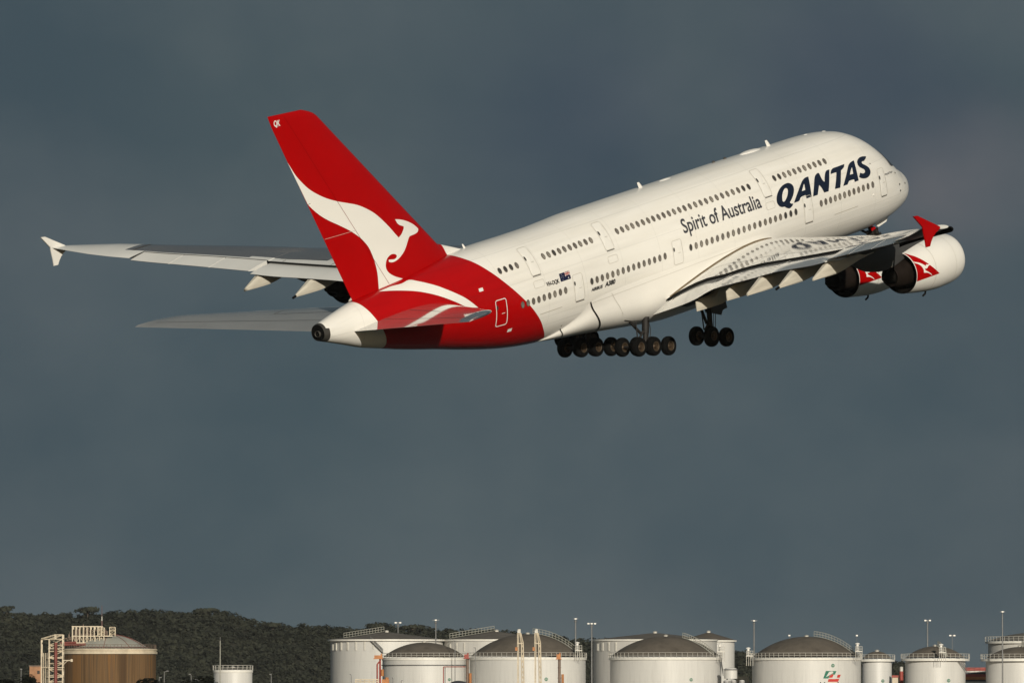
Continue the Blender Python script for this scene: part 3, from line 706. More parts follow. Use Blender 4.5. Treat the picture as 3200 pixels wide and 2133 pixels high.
# light masts and lamp posts
def light_mast(px, py, d, label, wpx=4.5, heads=3, spread=22, mm='steel', platform=True):
    t = empty('light_mast', (gx(px, d), d, 0), label, 'light mast', 'tall light masts of the terminal')
    zt = gz(py, d); s = d / FPX
    mb = MB(); mb.tube((0, 0, 0), (0, 0, zt), wpx / 2 * s * 1.25, wpx / 2 * s * .8, n=10); mb.build('pole', G[mm], t)
    mb = MB(); mb.box((0, 0, zt + 2 * s), (spread * s, .3, 1.6 * s))
    if platform: mb.lathe([(zt - 8 * s, 3 * s), (zt - 7 * s, 5 * s), (zt - 5 * s, 5 * s), (zt - 4 * s, 3 * s)], (0, 0, 0), (0, 0, 1), 10)
    mb.build('crossarm', G[mm], t, smooth=False)
    for k in range(heads):
        o_ = (k - (heads - 1) / 2) * spread * .8 / max(1, heads - 1) if heads > 1 else 0
        mb = MB(); mb.box((o_ * s, -.3, zt + 1.2 * s), (6.0 * s, .7, 3.0 * s)); mb.box((o_ * s, 0, zt + 3.3 * s), (6.8 * s, .9, 1.0 * s)); mb.build('floodlight', G['lamp'], t, smooth=False)
    return t
for a in ((1244, 1946, 2110, 'short light mast rising behind the roof of the largest white tank', 4, 2, 18), (1362, 1938, 2030, 'light mast standing before the right part of the largest white tank', 4.5, 1, 22), (1798.6, 1934, 2025, 'light mast at the right shoulder of the domed tank behind the twin towers', 5.5, 1, 16),
          (1849, 1949, 2060, 'light mast with three lamps in the gap right of the twin towers', 5, 3, 26), (2356, 1940, 2030, 'light mast at the left shoulder of the tank with the logo', 5, 1, 20), (2898, 1939, 2040, 'light mast behind the middle sized tank at the right', 4.5, 2, 18)):
    light_mast(*a)
light_mast(2975, 1986, 2400, 'faint thin light mast between the two right hand domed tanks', 2, 2, 16, platform=False)
light_mast(3132, 1912, 1985, 'tall plain mast near the right edge with a small reddish head', 4.5, 1, 16, mm='steel', platform=False)
light_mast(2466, 1986, 2300, 'thin lamp post peeping over the dome of the logo tank', 1.6, 1, 7, platform=False)
light_mast(2677, 1986, 2300, 'thin lamp post right of the dome of the logo tank', 1.6, 1, 7, platform=False)
t = empty('slim_mast', (gx(688.5, 1960), 1960, 0), 'slim pale mast standing before the small lone white tank', 'mast')
mb = MB(); mb.tube((0, 0, 0), (0, 0, gz(2000, 1960)), .16, .09, n=8); mb.build('pole', G['dome'], t); mb = MB(); mb.tube((0, 0, gz(2000, 1960)), (0, 0, gz(1989, 1960)), .05, n=6); mb.build('tip_rod', G['steel'], t)
t = empty('radio_mast', (gx(319, 4900), 4900, 0), 'thin red and white mast on the wooded ridge above the gas tank', 'mast')
for k, (a, b) in enumerate(((2000, 1938), (1938, 1925), (1925, 1890))): mb = MB(); mb.tube((0, 0, max(0, gz(a, 4900))), (0, 0, gz(b, 4900)), .4 - .1 * k, .35 - .1 * k, n=6); mb.build('mast_section', G['rail'] if k == 1 else G['mastred'], t)
def lamp_post(px, py, d, label, arm):
    t = empty('lamp_post', (gx(px, d), d, 0), label, 'lamp post', 'small lamp posts'); zt = gz(py, d); s = d / FPX
    mb = MB(); mb.tube((0, 0, 0), (0, 0, zt), .12, .07, n=6); mb.tube((0, 0, zt), (arm * s, 0, zt + 3 * s), .06, n=5); mb.build('pole', G['steel'], t)
    mb = MB(); mb.box((arm * s, 0, zt + 3 * s), (7 * s, .4, 2 * s)); mb.build('lantern', G['steel'], t, smooth=False)
    return t
for a in ((514, 2098, 1950, 'lamp post with a curved arm right of the rust brown tank', 10), (598, 2108, 1950, 'lamp post with a flat head left of the small lone white tank', -4), (620, 2124, 1945, 'low lamp post touching the left side of the small lone white tank', -6), (848, 2108, 1950, 'thin lamp post right of the small lone white tank', -2),
          (498, 2118, 1948, 'short lamp post before the bush at the foot of the rust brown tank', 4), (1098, 2108, 1945, 'dark lamp post before the lower left of the largest white tank', -4), (1228, 2118, 1945, 'dark lamp post before the left of the front domed tank', -4), (1254, 2127, 1944, 'low dark lamp post before the front domed tank', 3),
          (1422, 2003, 1990, 'thin tall lamp post before the right part of the front left domed tank', -2), (67, 2092, 1950, 'thin lamp post at the far left', 0), (1486, 2025, 1988, 'thin lamp post at the left shoulder of the domed tank behind the twin towers', -3)):
    lamp_post(*a)
# platforms with cabinets on tank rims
def rim_platform(px, py, d, label):
    t = empty('rim_platform', (gx(px, d), d, gz(py, d)), label, 'platform', 'access platforms on tank rims'); s = d / FPX
    mb = MB(); mb.box((0, 0, 0), (22 * s, 1.8, .2)); 
    for k in (-10, -3, 3, 10): mb.tube((k * s, -.8, 0), (k * s, -.8, 1.1), .05, n=4); mb.tube((k * s, -.8, -2.2), (k * s, -.8, 0), .06, n=4)
    for h in (.55, 1.1): mb.tube((-11 * s, -.8, h), (11 * s, -.8, h), .05, n=4)
    mb.build('deck', G['rail'], t, smooth=False)
    mb = MB(); mb.tube((-4 * s, 0, 0), (-4 * s, 0, 1.6), .28, n=10); mb.lathe([(1.6, .5), (1.8, .5), (1.95, .1)], (-4 * s, 0, 0), (0, 0, 1), 12); mb.build('vent_hood', G['lamp'], t, ang=30)
    return t
for a in ((1808, 2031, 1992, 'access platform on the right rim of the domed tank behind the twin towers'), (2683, 2034, 1992, 'access platform on the right rim of the logo tank'), (2342, 2048, 1994, 'access platform on the left rim of the logo tank'), (2253, 2035, 1994, 'access platform on the right rim of the middle domed tank'), (2944, 2037, 1990, 'access platform on the roof of the middle sized tank')):
    rim_platform(*a)

# ------------------------------------------------------------------ thin air between here and the ridge
HAZE = 1.0e-5
mb = MB(); mb.box((0, 5500, 50.0), (18400, 17400, 102.0)); hz_ = tag(mb.build('haze', [], smooth=False), kind='stuff')
hm = bpy.data.materials.new('thin_haze'); hm.use_nodes = True; hn = hm.node_tree; hn.nodes.remove(hn.nodes['Principled BSDF'])
pv = hn.nodes.new('ShaderNodeVolumePrincipled'); pv.inputs['Density'].default_value = HAZE; pv.inputs['Color'].default_value = (.86, .90, .92, 1); pv.inputs['Anisotropy'].default_value = 0.0
hn.links.new(pv.outputs[0], hn.nodes['Material Output'].inputs['Volume']); hz_.data.materials.append(hm)
DATA = {
 'roo_fin': [[70.991,13.745],[70.728,13.301],[70.337,12.665],[69.853,12.093],[69.285,11.526],[68.542,10.994],[67.622,10.484],[66.593,10.058],[65.536,9.71],[64.633,9.393],[63.825,8.988],[63.029,8.489],[62.342,7.892],[61.671,7.214],[61.163,6.628],[60.854,6.288],[60.531,6.437],[60.277,6.649],[60.129,6.811],[60.103,6.951],[60.494,7.103],[60.731,7.296],[60.893,7.606],[60.329,7.479],[59.586,7.206],[58.95,6.871],[58.563,6.575],[58.42,6.4],[58.601,6.232],[59.046,6.154],[59.562,6.14],[59.75,6.047],[59.947,5.835],[60.173,5.557],[60.47,5.258],[60.839,5.01],[61.241,4.818],[61.67,4.728],[62.02,4.753],[62.231,4.846],[62.204,4.984],[61.981,4.949],[61.636,4.901],[61.389,4.969],[61.324,5.112],[61.511,5.247],[61.822,5.3],[62.102,5.239],[62.36,5.089],[62.529,4.849],[62.6,4.563],[62.515,4.269],[62.253,3.986],[61.782,3.694],[61.211,3.453],[60.471,3.152],[61.362,3.124],[62.057,3.152],[62.753,3.131],[63.581,2.996],[63.537,3.562],[63.516,4.277],[63.604,4.955],[63.784,5.592],[64.063,6.249],[64.512,6.822],[65.03,7.289],[65.712,7.789],[66.635,8.339],[67.556,8.852],[68.308,9.341],[68.962,9.892],[69.455,10.41],[69.607,10.702]],
 'roo_leg': [[60.891,3.227],[60.434,3.049],[59.839,2.771],[59.141,2.412],[58.471,2.002],[57.75,1.551],[57.127,1.122],[56.623,0.689],[56.297,0.383],[56.095,0.203],[57.152,0.478],[57.837,0.891],[58.564,1.313],[59.392,1.757],[60.204,2.121],[61.062,2.443],[61.999,2.693],[62.928,2.889],[63.895,3.042],[62.657,3.135],[61.71,3.137]],
 'Q0': [[20.933,0.882],[20.754,1.102],[20.494,1.306],[20.178,1.473],[19.806,1.603],[19.416,1.668],[19.03,1.666],[18.76,1.57],[18.613,1.411],[18.586,1.225],[18.671,1.036],[18.824,0.836],[19.027,0.646],[19.279,0.466],[19.527,0.322],[19.51,0.257],[19.369,0.177],[19.164,0.15],[19.291,0.032],[19.475,-0.058],[19.677,-0.104],[19.879,-0.068],[20.066,0.012],[20.238,0.134],[20.403,0.147],[20.606,0.174],[20.821,0.284],[20.965,0.452],[21.01,0.641]],
 'Q1': [[20.303,0.727],[20.205,0.938],[20.027,1.133],[19.802,1.293],[19.577,1.376],[19.402,1.355],[19.324,1.262],[19.386,1.105],[19.519,0.926],[19.701,0.758],[19.922,0.598],[20.115,0.509],[20.264,0.498],[20.339,0.58]],
 'A0': [[19.067,0.182],[18.602,0.585],[18.03,1.034],[17.509,1.392],[17.187,1.549],[16.867,1.634],[16.476,1.637],[16.555,1.379],[16.665,0.988],[16.754,0.593],[16.837,0.188],[17.485,0.177],[17.489,0.445],[17.941,0.434],[18.181,0.37],[18.423,0.188]],
 'A1': [[17.813,0.799],[17.569,1.017],[17.368,1.183],[17.259,1.274],[17.268,1.162],[17.321,0.967],[17.36,0.794],[17.598,0.802]],
 'N0': [[16.654,0.171],[16.396,0.623],[16.061,1.123],[15.803,1.433],[15.593,1.571],[15.345,1.65],[15.178,1.642],[15.115,1.552],[15.096,1.263],[14.989,1.008],[14.857,0.904],[14.682,1.205],[14.471,1.447],[14.267,1.587],[14.056,1.638],[13.803,1.628],[14.102,1.19],[14.424,0.635],[14.693,0.163],[15.249,0.173],[15.33,0.406],[15.443,0.636],[15.607,0.824],[15.844,0.511],[16.069,0.171]],
 'T0': [[13.867,1.288],[13.715,1.475],[13.544,1.57],[13.277,1.635],[12.842,1.636],[12.307,1.647],[11.862,1.656],[11.986,1.514],[12.144,1.416],[12.347,1.353],[12.531,1.313],[12.785,0.923],[13.013,0.503],[13.232,0.134],[13.885,0.174],[13.613,0.574],[13.368,0.938],[13.136,1.28],[13.387,1.294],[13.648,1.295]],
 'B0': [[12.825,0.181],[12.37,0.632],[11.907,1.082],[11.581,1.38],[11.332,1.538],[10.985,1.64],[10.591,1.675],[10.683,1.329],[10.763,0.929],[10.826,0.474],[10.829,0.2],[11.326,0.182],[11.347,0.388],[11.926,0.402],[12.101,0.318],[12.26,0.18]],
 'B1': [[11.689,0.805],[11.435,1.065],[11.216,1.228],[11.138,1.239],[11.199,1.017],[11.255,0.795],[11.455,0.799]],
 'S0': [[8.85,1.63],[9.019,1.517],[9.249,1.432],[9.381,1.396],[9.624,1.403],[9.771,1.344],[9.727,1.241],[9.507,1.118],[9.272,0.967],[9.091,0.801],[9.048,0.584],[9.11,0.44],[9.281,0.293],[9.566,0.194],[9.951,0.178],[10.335,0.256],[10.528,0.336],[10.678,0.444],[10.395,0.699],[10.211,0.61],[9.999,0.567],[9.783,0.617],[9.723,0.719],[9.794,0.838],[10.005,0.958],[10.235,1.108],[10.343,1.286],[10.284,1.483],[10.13,1.609],[9.842,1.708],[9.513,1.736],[9.144,1.699]],
 'spirit': [[32.557,0.666],[22.791,0.622],[31.779,1.394],[27.823,0.64],[27.021,1.404]],
 'reg': [[48.969,0.205],[47.5,0.172],[48.811,0.477],[47.43,0.463]],
 'flag': [[47.313,0.777],[46.142,0.755],[46.167,0.201],[47.336,0.201]],
 'airbus': [[44.152,-1.182],[42.741,-1.188],[43.908,-0.973]],
 'a380': [[42.515,-1.176],[41.208,-1.177],[42.291,-0.865]],
 'regin': [[7.129,-0.155],[5.671,-0.188],[7.066,-0.015]],
 'QK': [[71.912,16.411],[71.265,16.364],[71.818,16.805],[71.241,16.808]],
 'U3': [[50.079,3.144],[49.12,3.131],[49.138,1.217],[50.176,1.233]],
 'U2': [[41.505,3.196],[40.508,3.189],[40.557,1.27],[41.564,1.281]],
 'U1': [[22.176,3.202],[21.314,3.208],[21.249,1.254],[22.342,1.247]],
 'M5': [[54.429,0.314],[53.389,0.277],[53.358,-1.14],[54.377,-1.238]],
 'M4': [[45.889,0.368],[44.848,0.337],[44.968,-1.52],[46.149,-1.457]],
 'M3': [[34.068,0.375],[32.975,0.349],[33.106,-1.321],[34.255,-1.339]],
 'M2': [[17.886,0.361],[16.924,0.294],[16.946,-1.576],[18.108,-1.516]],
 'M1': [[8.253,0.477],[7.437,0.471],[7.132,-1.539],[8.14,-1.492]],
 'M5b': [[54.433,0.306],[53.373,0.286],[53.293,-1.533],[54.297,-1.552]],
 'win': [[53.0,2.2],[52.39,2.2],[51.77,2.21],[51.14,2.21],[48.1,2.23],[47.49,2.23],[46.87,2.23],[46.25,2.23],[45.64,2.24],[45.02,2.24],[44.41,2.24],[43.8,2.25],[43.18,2.25],[42.57,2.25],[39.47,2.27],[38.85,2.27],[38.22,2.28],[37.61,2.28],[36.98,2.28],[36.34,2.28],[35.7,2.28],[35.08,2.29],[34.45,2.28],[33.83,2.29],[33.2,2.29],[32.57,2.29],[31.92,2.29],[31.29,2.29],[30.64,2.29],[29.98,2.29],[29.32,2.29],[28.66,2.28],[28.01,2.28],[27.36,2.28],[26.69,2.28],[26.03,2.28],[25.37,2.28],[24.7,2.28],[24.06,2.29],[23.41,2.28],[20.21,2.27],[19.58,2.27],[18.95,2.27],[18.31,2.27],[17.67,2.27],[17.04,2.27],[16.4,2.27],[15.76,2.27],[15.12,2.27],[14.48,2.27],[13.84,2.27],[51.73,-0.53],[51.16,-0.52],[50.58,-0.51],[50.0,-0.51],[49.41,-0.5],[48.81,-0.5],[48.21,-0.49],[47.59,-0.49],[46.98,-0.49],[43.92,-0.48],[43.3,-0.48],[42.68,-0.48],[42.06,-0.48],[41.43,-0.48],[40.81,-0.48],[40.19,-0.48],[39.56,-0.48],[38.93,-0.48],[38.31,-0.48],[37.68,-0.48],[37.05,-0.48],[36.42,-0.48],[35.79,-0.48],[35.15,-0.47],[32.02,-0.48],[31.37,-0.48],[30.72,-0.48],[30.07,-0.49],[29.42,-0.49],[28.76,-0.49],[28.11,-0.49],[27.45,-0.49],[26.8,-0.49],[26.14,-0.49],[25.48,-0.49],[24.82,-0.49],[24.16,-0.49],[23.5,-0.49],[22.84,-0.49],[22.22,-0.5],[21.58,-0.5],[20.95,-0.5],[20.31,-0.51],[19.66,-0.51],[19.02,-0.51],[15.83,-0.52],[15.24,-0.51],[14.64,-0.51],[14.04,-0.5],[13.45,-0.49],[12.85,-0.49],[12.25,-0.48],[11.65,-0.47],[11.05,-0.47],[10.43,-0.46],[9.8,-0.46],[9.15,-0.46]],
 'eng_red': [[-0.069,70.39],[-0.267,54.58],[-0.538,42.34],[-0.775,32.31],[-1.04,21.9],[-1.348,10.92],[-1.719,-0.23],[-2.296,-16.04],[-1.481,-18.2],[-0.741,-20.86],[-0.019,-24.09]],
 'eng_roo': [[-0.029,37.01],[-0.095,31.22],[-0.352,26.19],[-0.567,21.75],[-0.769,16.04],[-0.932,11.54],[-1.029,11.42],[-1.011,14.55],[-1.187,12.27],[-1.33,11.79],[-1.332,9.62],[-1.168,8.09],[-1.082,5.18],[-0.956,4.0],[-0.851,5.27],[-0.815,2.91],[-0.898,-0.65],[-1.168,-6.17],[-1.402,-11.98],[-1.504,-16.89],[-1.283,-11.22],[-0.993,-6.41],[-0.683,-4.22],[-0.687,0.95],[-0.625,8.96],[-0.486,16.47],[-0.29,22.65],[-0.086,27.69]],
}
# ------------------------------------------------------------------ the airliner
# aircraft axes: x aft from the nose, y to starboard, z up (metres)
HULL = np.array([
[1.0,-1.85,-1.85,0.02],[1.1,-1.42,-2.26,.52],[1.3,-1.14,-2.52,.86],[1.6,-.9,-2.76,1.16],[2,-.64,-2.98,1.46],[2.6,-.33,-3.26,1.88],[3.3,-.0,-3.52,2.26],[4,.6,-3.74,2.55],
[5,1.43,-3.98,2.87],[6,2.24,-4.13,3.12],[7,2.89,-4.22,3.3],[8,3.35,-4.27,3.42],[9,3.66,-4.29,3.5],[11,3.93,-4.3,3.57],[13,4.01,-4.3,3.57],[15,4.03,-4.3,3.57],[18,4.06,-4.3,3.57],[24,4.1,-4.3,3.57],
[41,4.1,-4.3,3.57],[43.5,4.0,-4.3,3.57],[46,3.93,-4.25,3.55],[48,3.93,-4.14,3.52],[50,3.95,-3.94,3.44],[52,3.97,-3.64,3.3],[54,3.97,-3.25,3.1],[56,3.94,-2.82,2.85],[58,3.78,-2.36,2.56],[60,3.55,-1.94,2.25],[62,3.34,-1.5,1.92],[64,3.15,-1.0,1.6],[66,2.9,-.5,1.28],[68,2.56,.16,.96],[70.4,2.08,.92,.58]])
gt = pchip(HULL[:, 0], HULL[:, 1]); gb = pchip(HULL[:, 0], HULL[:, 2]); gw = pchip(HULL[:, 0], HULL[:, 3])
NU, NL, KC = 2.15, 2.1, .44
def sect(x):
    zt, zb, w = gt(x), gb(x), gw(x); return zt, zb, w, zb + (zt - zb) * KC
def ring(x, n, off=0.0):
    zt, zb, w, zc = sect(x); th = np.linspace(0, 2 * np.pi, n, endpoint=False)
    c, s = np.cos(th), np.sin(th)
    e = np.where(s >= 0, NU, NL); h = np.where(s >= 0, zt - zc, zc - zb) + off
    y = np.sign(c) * (w + off) * np.abs(c) ** (2 / e); z = zc + np.sign(s) * h * np.abs(s) ** (2 / e)
    return [(float(x), float(a), float(b)) for a, b in zip(y, z)]
def yof(x, z):
    zt, zb, w, zc = sect(x)
    e = np.where(z >= zc, NU, NL); h = np.where(z >= zc, zt - zc, zc - zb)
    q = np.clip(np.abs(z - zc) / h, 0, 1)
    return w * (1 - q ** e) ** (1 / e)
def hull_frame(x, z):
    y = float(yof(x, z)); d = .02
    n = Vector((-(float(yof(x + d, z)) - float(yof(x - d, z))) / (2 * d), 1, -(float(yof(x, z + d)) - float(yof(x, z - d))) / (2 * d))).normalized()
    return Vector((x, y, z)), n
def on_hull(x, z, off=.03):
    p, n = hull_frame(x, z); return p + n * off

BASE = Vector((36.0, 0.0, -7.65))
Rc = Matrix(((-0.611214933, 0.778807241, -0.140980802), (0.211849194, -0.010641033, -0.977244436), (-0.762585224, -0.627173062, -0.158485728)))
Tc = Vector((29.71329124, -14.041253014, 679.436720162))
Mw = Matrix(((1, 0, 0), (0, math.sin(PITCH), math.cos(PITCH)), (0, -math.cos(PITCH), math.sin(PITCH))))
Rw = Mw @ Rc
plane = empty('airliner', label='white four engined double deck airliner with red tail climbing away above the storage tanks', cat='airliner')
plane.matrix_world = Matrix.Translation(Mw @ Tc + Vector((0, 0, CAMZ)) + Rw @ BASE) @ Rw.to_4x4()
def part(mb, name, mats, **k):
    o = mb.build(name, mats, plane, **k); o.location = -BASE; return o
def sub(mb, name, mats, parent, **k):
    return mb.build(name, mats, parent, **k)

# --- livery material of the fuselage: white, red rear with a slanted edge, white tail cone
def livery():
    m = bpy.data.materials.new('fuselage_livery'); m.use_nodes = True
    t = m.node_tree; b = t.nodes['Principled BSDF']; n = t.nodes.new; l = t.links.new
    b.inputs['Roughness'].default_value = 0.25
    b.inputs['Specular IOR Level'].default_value = .4
    c = n('ShaderNodeTexCoord'); s = n('ShaderNodeSeparateXYZ'); l(c.outputs['Object'], s.inputs[0])
    def math_(op, a, bb):
        q = n('ShaderNodeMath'); q.operation = op
        for i, v in enumerate((a, bb)):
            if isinstance(v, (int, float)): q.inputs[i].default_value = v
            else: l(v, q.inputs[i])
        return q.outputs[0]
    zn = math_('DIVIDE', math_('ADD', s.outputs['Z'], 4.6), 9.0)
    fc = n('ShaderNodeFloatCurve'); cv = fc.mapping.curves[0]
    pts = [(-4.6, 46.0), (-4.3, 46.9), (-4.04, 47.45), (-3.08, 48.79), (-2.07, 49.75), (-.85, 50.86), (.05, 51.71), (1.31, 52.93), (2.37, 53.93), (3.19, 54.72), (3.65, 55.25), (3.9, 55.5), (4.4, 55.7)]
    q = [((z + 4.6) / 9.0, (x - 46) / 11.0) for z, x in pts]
    cv.points[0].location = q[0]; cv.points[1].location = q[-1]
    for a in q[1:-1]: cv.points.new(*a)
    fc.mapping.update()
    l(zn, fc.inputs['Value'])
    xb = math_('ADD', math_('MULTIPLY', fc.outputs[0], 11.0), 46.0)
    red = math_('GREATER_THAN', s.outputs['X'], xb)
    xe = math_('ADD', math_('MULTIPLY', s.outputs['Z'], 0.577), 64.72)
    red = math_('MULTIPLY', red, math_('LESS_THAN', s.outputs['X'], xe))
    g = n('ShaderNodeMapping'); g.inputs['Scale'].default_value = (.12, 1, 1); l(c.outputs['Object'], g.inputs[0])
    nz = n('ShaderNodeTexNoise'); nz.inputs['Scale'].default_value = 1.3; nz.inputs['Detail'].default_value = 7; l(g.outputs[0], nz.inputs['Vector'])
    r1 = n('ShaderNodeValToRGB'); r1.color_ramp.elements[0].position = .3; r1.color_ramp.elements[0].color = (.745, .72, .67, 1)
    r1.color_ramp.elements[1].position = .6; r1.color_ramp.elements[1].color = (.79, .77, .73, 1); l(nz.outputs['Fac'], r1.inputs[0])
    r2 = n('ShaderNodeValToRGB'); r2.color_ramp.elements[0].position = .3; r2.color_ramp.elements[0].color = (.345, .0005, .0009, 1)
    r2.color_ramp.elements[1].position = .6; r2.color_ramp.elements[1].color = (.38, .0008, .0013, 1); l(nz.outputs['Fac'], r2.inputs[0])
    # faint panel joints: rings every few frames and a few lengthwise laps, plus grime streaks low on the hull
    fx = math_('FRACT', math_('DIVIDE', s.outputs['X'], 4.445), 0.0); jx = math_('LESS_THAN', fx, .008)
    jz = None
    for zz in (-2.55, -1.95, 1.05, 3.35):
        q_ = math_('LESS_THAN', math_('ABSOLUTE', math_('SUBTRACT', s.outputs['Z'], zz), 0.0), .016); jz = q_ if jz is None else math_('MAXIMUM', jz, q_)
    jn = math_('MULTIPLY', math_('MAXIMUM', jx, jz), .14)
    g4 = n('ShaderNodeMapping'); g4.inputs['Scale'].default_value = (.10, 2.5, 2.5); l(c.outputs['Object'], g4.inputs[0])
    n4 = n('ShaderNodeTexNoise'); n4.inputs['Scale'].default_value = 1.0; n4.inputs['Detail'].default_value = 8; l(g4.outputs[0], n4.inputs['Vector'])
    mg = n('ShaderNodeMapRange'); mg.inputs['From Min'].default_value = .48; mg.inputs['From Max'].default_value = .75; mg.inputs['To Max'].default_value = .08; l(n4.outputs['Fac'], mg.inputs['Value'])
    keep = math_('SUBTRACT', math_('SUBTRACT', 1.0, jn), mg.outputs[0])
    mx_ = n('ShaderNodeMix'); mx_.data_type = 'RGBA'; l(red, mx_.inputs[0]); l(r1.outputs[0], mx_.inputs[6]); l(r2.outputs[0], mx_.inputs[7])
    vm_ = n('ShaderNodeVectorMath'); vm_.operation = 'SCALE'; l(mx_.outputs[2], vm_.inputs[0]); l(keep, vm_.inputs['Scale'])
    l(vm_.outputs[0], b.inputs['Base Color'])
    # gentle waviness of the skin panels
    g2 = n('ShaderNodeMapping'); g2.inputs['Scale'].default_value = (.5, .8, .8); l(c.outputs['Object'], g2.inputs[0])
    n3 = n('ShaderNodeTexNoise'); n3.inputs['Scale'].default_value = 1.4; n3.inputs['Detail'].default_value = 2; l(g2.outputs[0], n3.inputs['Vector'])
    bp = n('ShaderNodeBump'); bp.inputs['Strength'].default_value = .25; bp.inputs['Distance'].default_value = .02
    l(n3.outputs['Fac'], bp.inputs['Height']); l(bp.outputs[0], b.inputs['Normal'])
    return m
M['livery'] = livery()

xs = np.concatenate([[1.0, 1.02, 1.05, 1.1, 1.16, 1.23], np.linspace(1.3, 2.6, 14), np.linspace(2.75, 16, 66), np.linspace(16.5, 41, 40), np.linspace(41.5, 70.12, 80)])
mb = MB(); mb.grid([ring(x, 112) for x in xs], cu=True, cap0=True, cap1=True)
fus = part(mb, 'fuselage', M['livery'], ang=60)

# tail pipe
mb = MB()
ra, rb = ring(69.84, 64, .004), ring(70.4, 64, .004); rc = ring(70.12, 64, .004)
rows = [[p if (p[2] < 1.72 and p[1] > -.2) or p[2] < 1.2 else q for p, q in zip(ra, rc)], [p if p[2] < 1.72 else q for p, q in zip(ring(70.12, 64, .004), ring(70.25, 64, .004))], rb]
mb.grid(rows, cu=True)
mb.poly([(70.36, a, b) for _, a, b in rb], 1)
mb.lathe([(-.6, .23), (.10, .23), (.13, .21), (.10, .19), (-.3, .18)], (70.40, .02, 1.42), (1, 0, .1), 24, m=0)
mb.lathe([(0.02, .185), (-.05, .0)], (70.43, .02, 1.42), (1, 0, .1), 24, m=1)
apu = part(mb, 'tail_pipe', [M['apu'], M['void']], ang=40)

# --- flat marks laid onto curved skin
def fill2d(loops, curve_pts=True):
    cu = bpy.data.curves.new('tmp', 'CURVE'); cu.dimensions = '2D'; cu.fill_mode = 'BOTH'
    for lp in loops:
        sp = cu.splines.new('POLY'); sp.points.add(len(lp) - 1)
        for p, q in zip(sp.points, lp): p.co = (q[0], q[1], 0, 1)
        sp.use_cyclic_u = True
    return mesh_of(cu)
def text2d(s, bold=0.0, shear=0.0):
    cu = bpy.data.curves.new('tmp', 'FONT'); cu.body = s; cu.offset = bold; cu.shear = shear
    cu.resolution_u = 4; cu.fill_mode = 'FRONT' if hasattr(cu, 'fill_mode') else cu.fill_mode
    return mesh_of(cu)
def mesh_of(cu):
    o = bpy.data.objects.new('tmp', cu); COL.objects.link(o)
    dg = bpy.context.evaluated_depsgraph_get(); dg.update()
    me = bpy.data.meshes.new_from_object(o.evaluated_get(dg))
    bpy.data.objects.remove(o); bpy.data.curves.remove(cu)
    bm = bmesh.new(); bm.from_mesh(me); bpy.data.meshes.remove(me)
    return bm
def smooth_loop(p, corner=48, n=3):
    """round a traced outline between its corners (Catmull-Rom)"""
    p = [Vector((a, b)) for a, b in p]; k = len(p); c = []
    for i in range(k):
        u = p[i] - p[i - 1]; w = p[(i + 1) % k] - p[i]
        c.append(u.length > 1e-6 and w.length > 1e-6 and abs(math.degrees(u.angle(w))) > corner)
    r = []
    for i in range(k):
        p1, p2 = p[i], p[(i + 1) % k]
        p0 = p1 if c[i] else p[i - 1]; p3 = p2 if c[(i + 1) % k] else p[(i + 2) % k]
        for s in range(n):
            t = s / n
            q = .5 * ((2 * p1) + (p2 - p0) * t + (2 * p0 - 5 * p1 + 4 * p2 - p3) * t * t + (3 * p1 - p0 - 3 * p2 + p3) * t ** 3)
            r.append((q.x, q.y))
    return r
def lay(bm, fn, step=.4, name='marking', m=None, parent=None, mats=None):
    """cut the flat shape into strips and bend it onto a surface: fn(u, v) -> point"""
    us = [v.co.x for v in bm.verts]; vs = [v.co.y for v in bm.verts]
    for ax, lo, hi in ((0, min(us), max(us)), (1, min(vs), max(vs))):
        q = math.floor(lo / step) * step + step
        while q < hi:
            bmesh.ops.bisect_plane(bm, geom=bm.verts[:] + bm.edges[:] + bm.faces[:], plane_co=(q, 0, 0) if ax == 0 else (0, q, 0), plane_no=(1, 0, 0) if ax == 0 else (0, 1, 0))
            q += step
    for v in bm.verts: v.co = fn(v.co.x, v.co.y)
    bmesh.ops.recalc_face_normals(bm, faces=bm.faces)
    me = bpy.data.meshes.new(name); bm.to_mesh(me); bm.free()
    for q in (mats or [m]): me.materials.append(q)
    me.shade_smooth()
    o = bpy.data.objects.new(name, me); COL.objects.link(o)
    o.parent = parent
    return o
def fit_text(bm, p0, p1, h, shear=0.0):
    """text from baseline start p0 to end p1 in (x, z); h = height of its tallest upright letter"""
    us = [v.co.x for v in bm.verts]; vs = [v.co.y for v in bm.verts]
    u0, u1 = min(us), max(us); vmax = max(vs)
    for v in bm.verts:
        a = (v.co.x - u0) / (u1 - u0); hh = v.co.y / vmax * h
        v.co = (p0[0] + (p1[0] - p0[0]) * a - shear * hh, p0[1] + (p1[1] - p0[1]) * a + hh, 0)
    return bm
hull_fn = lambda u, v: on_hull(u, v, .03)
D = DATA

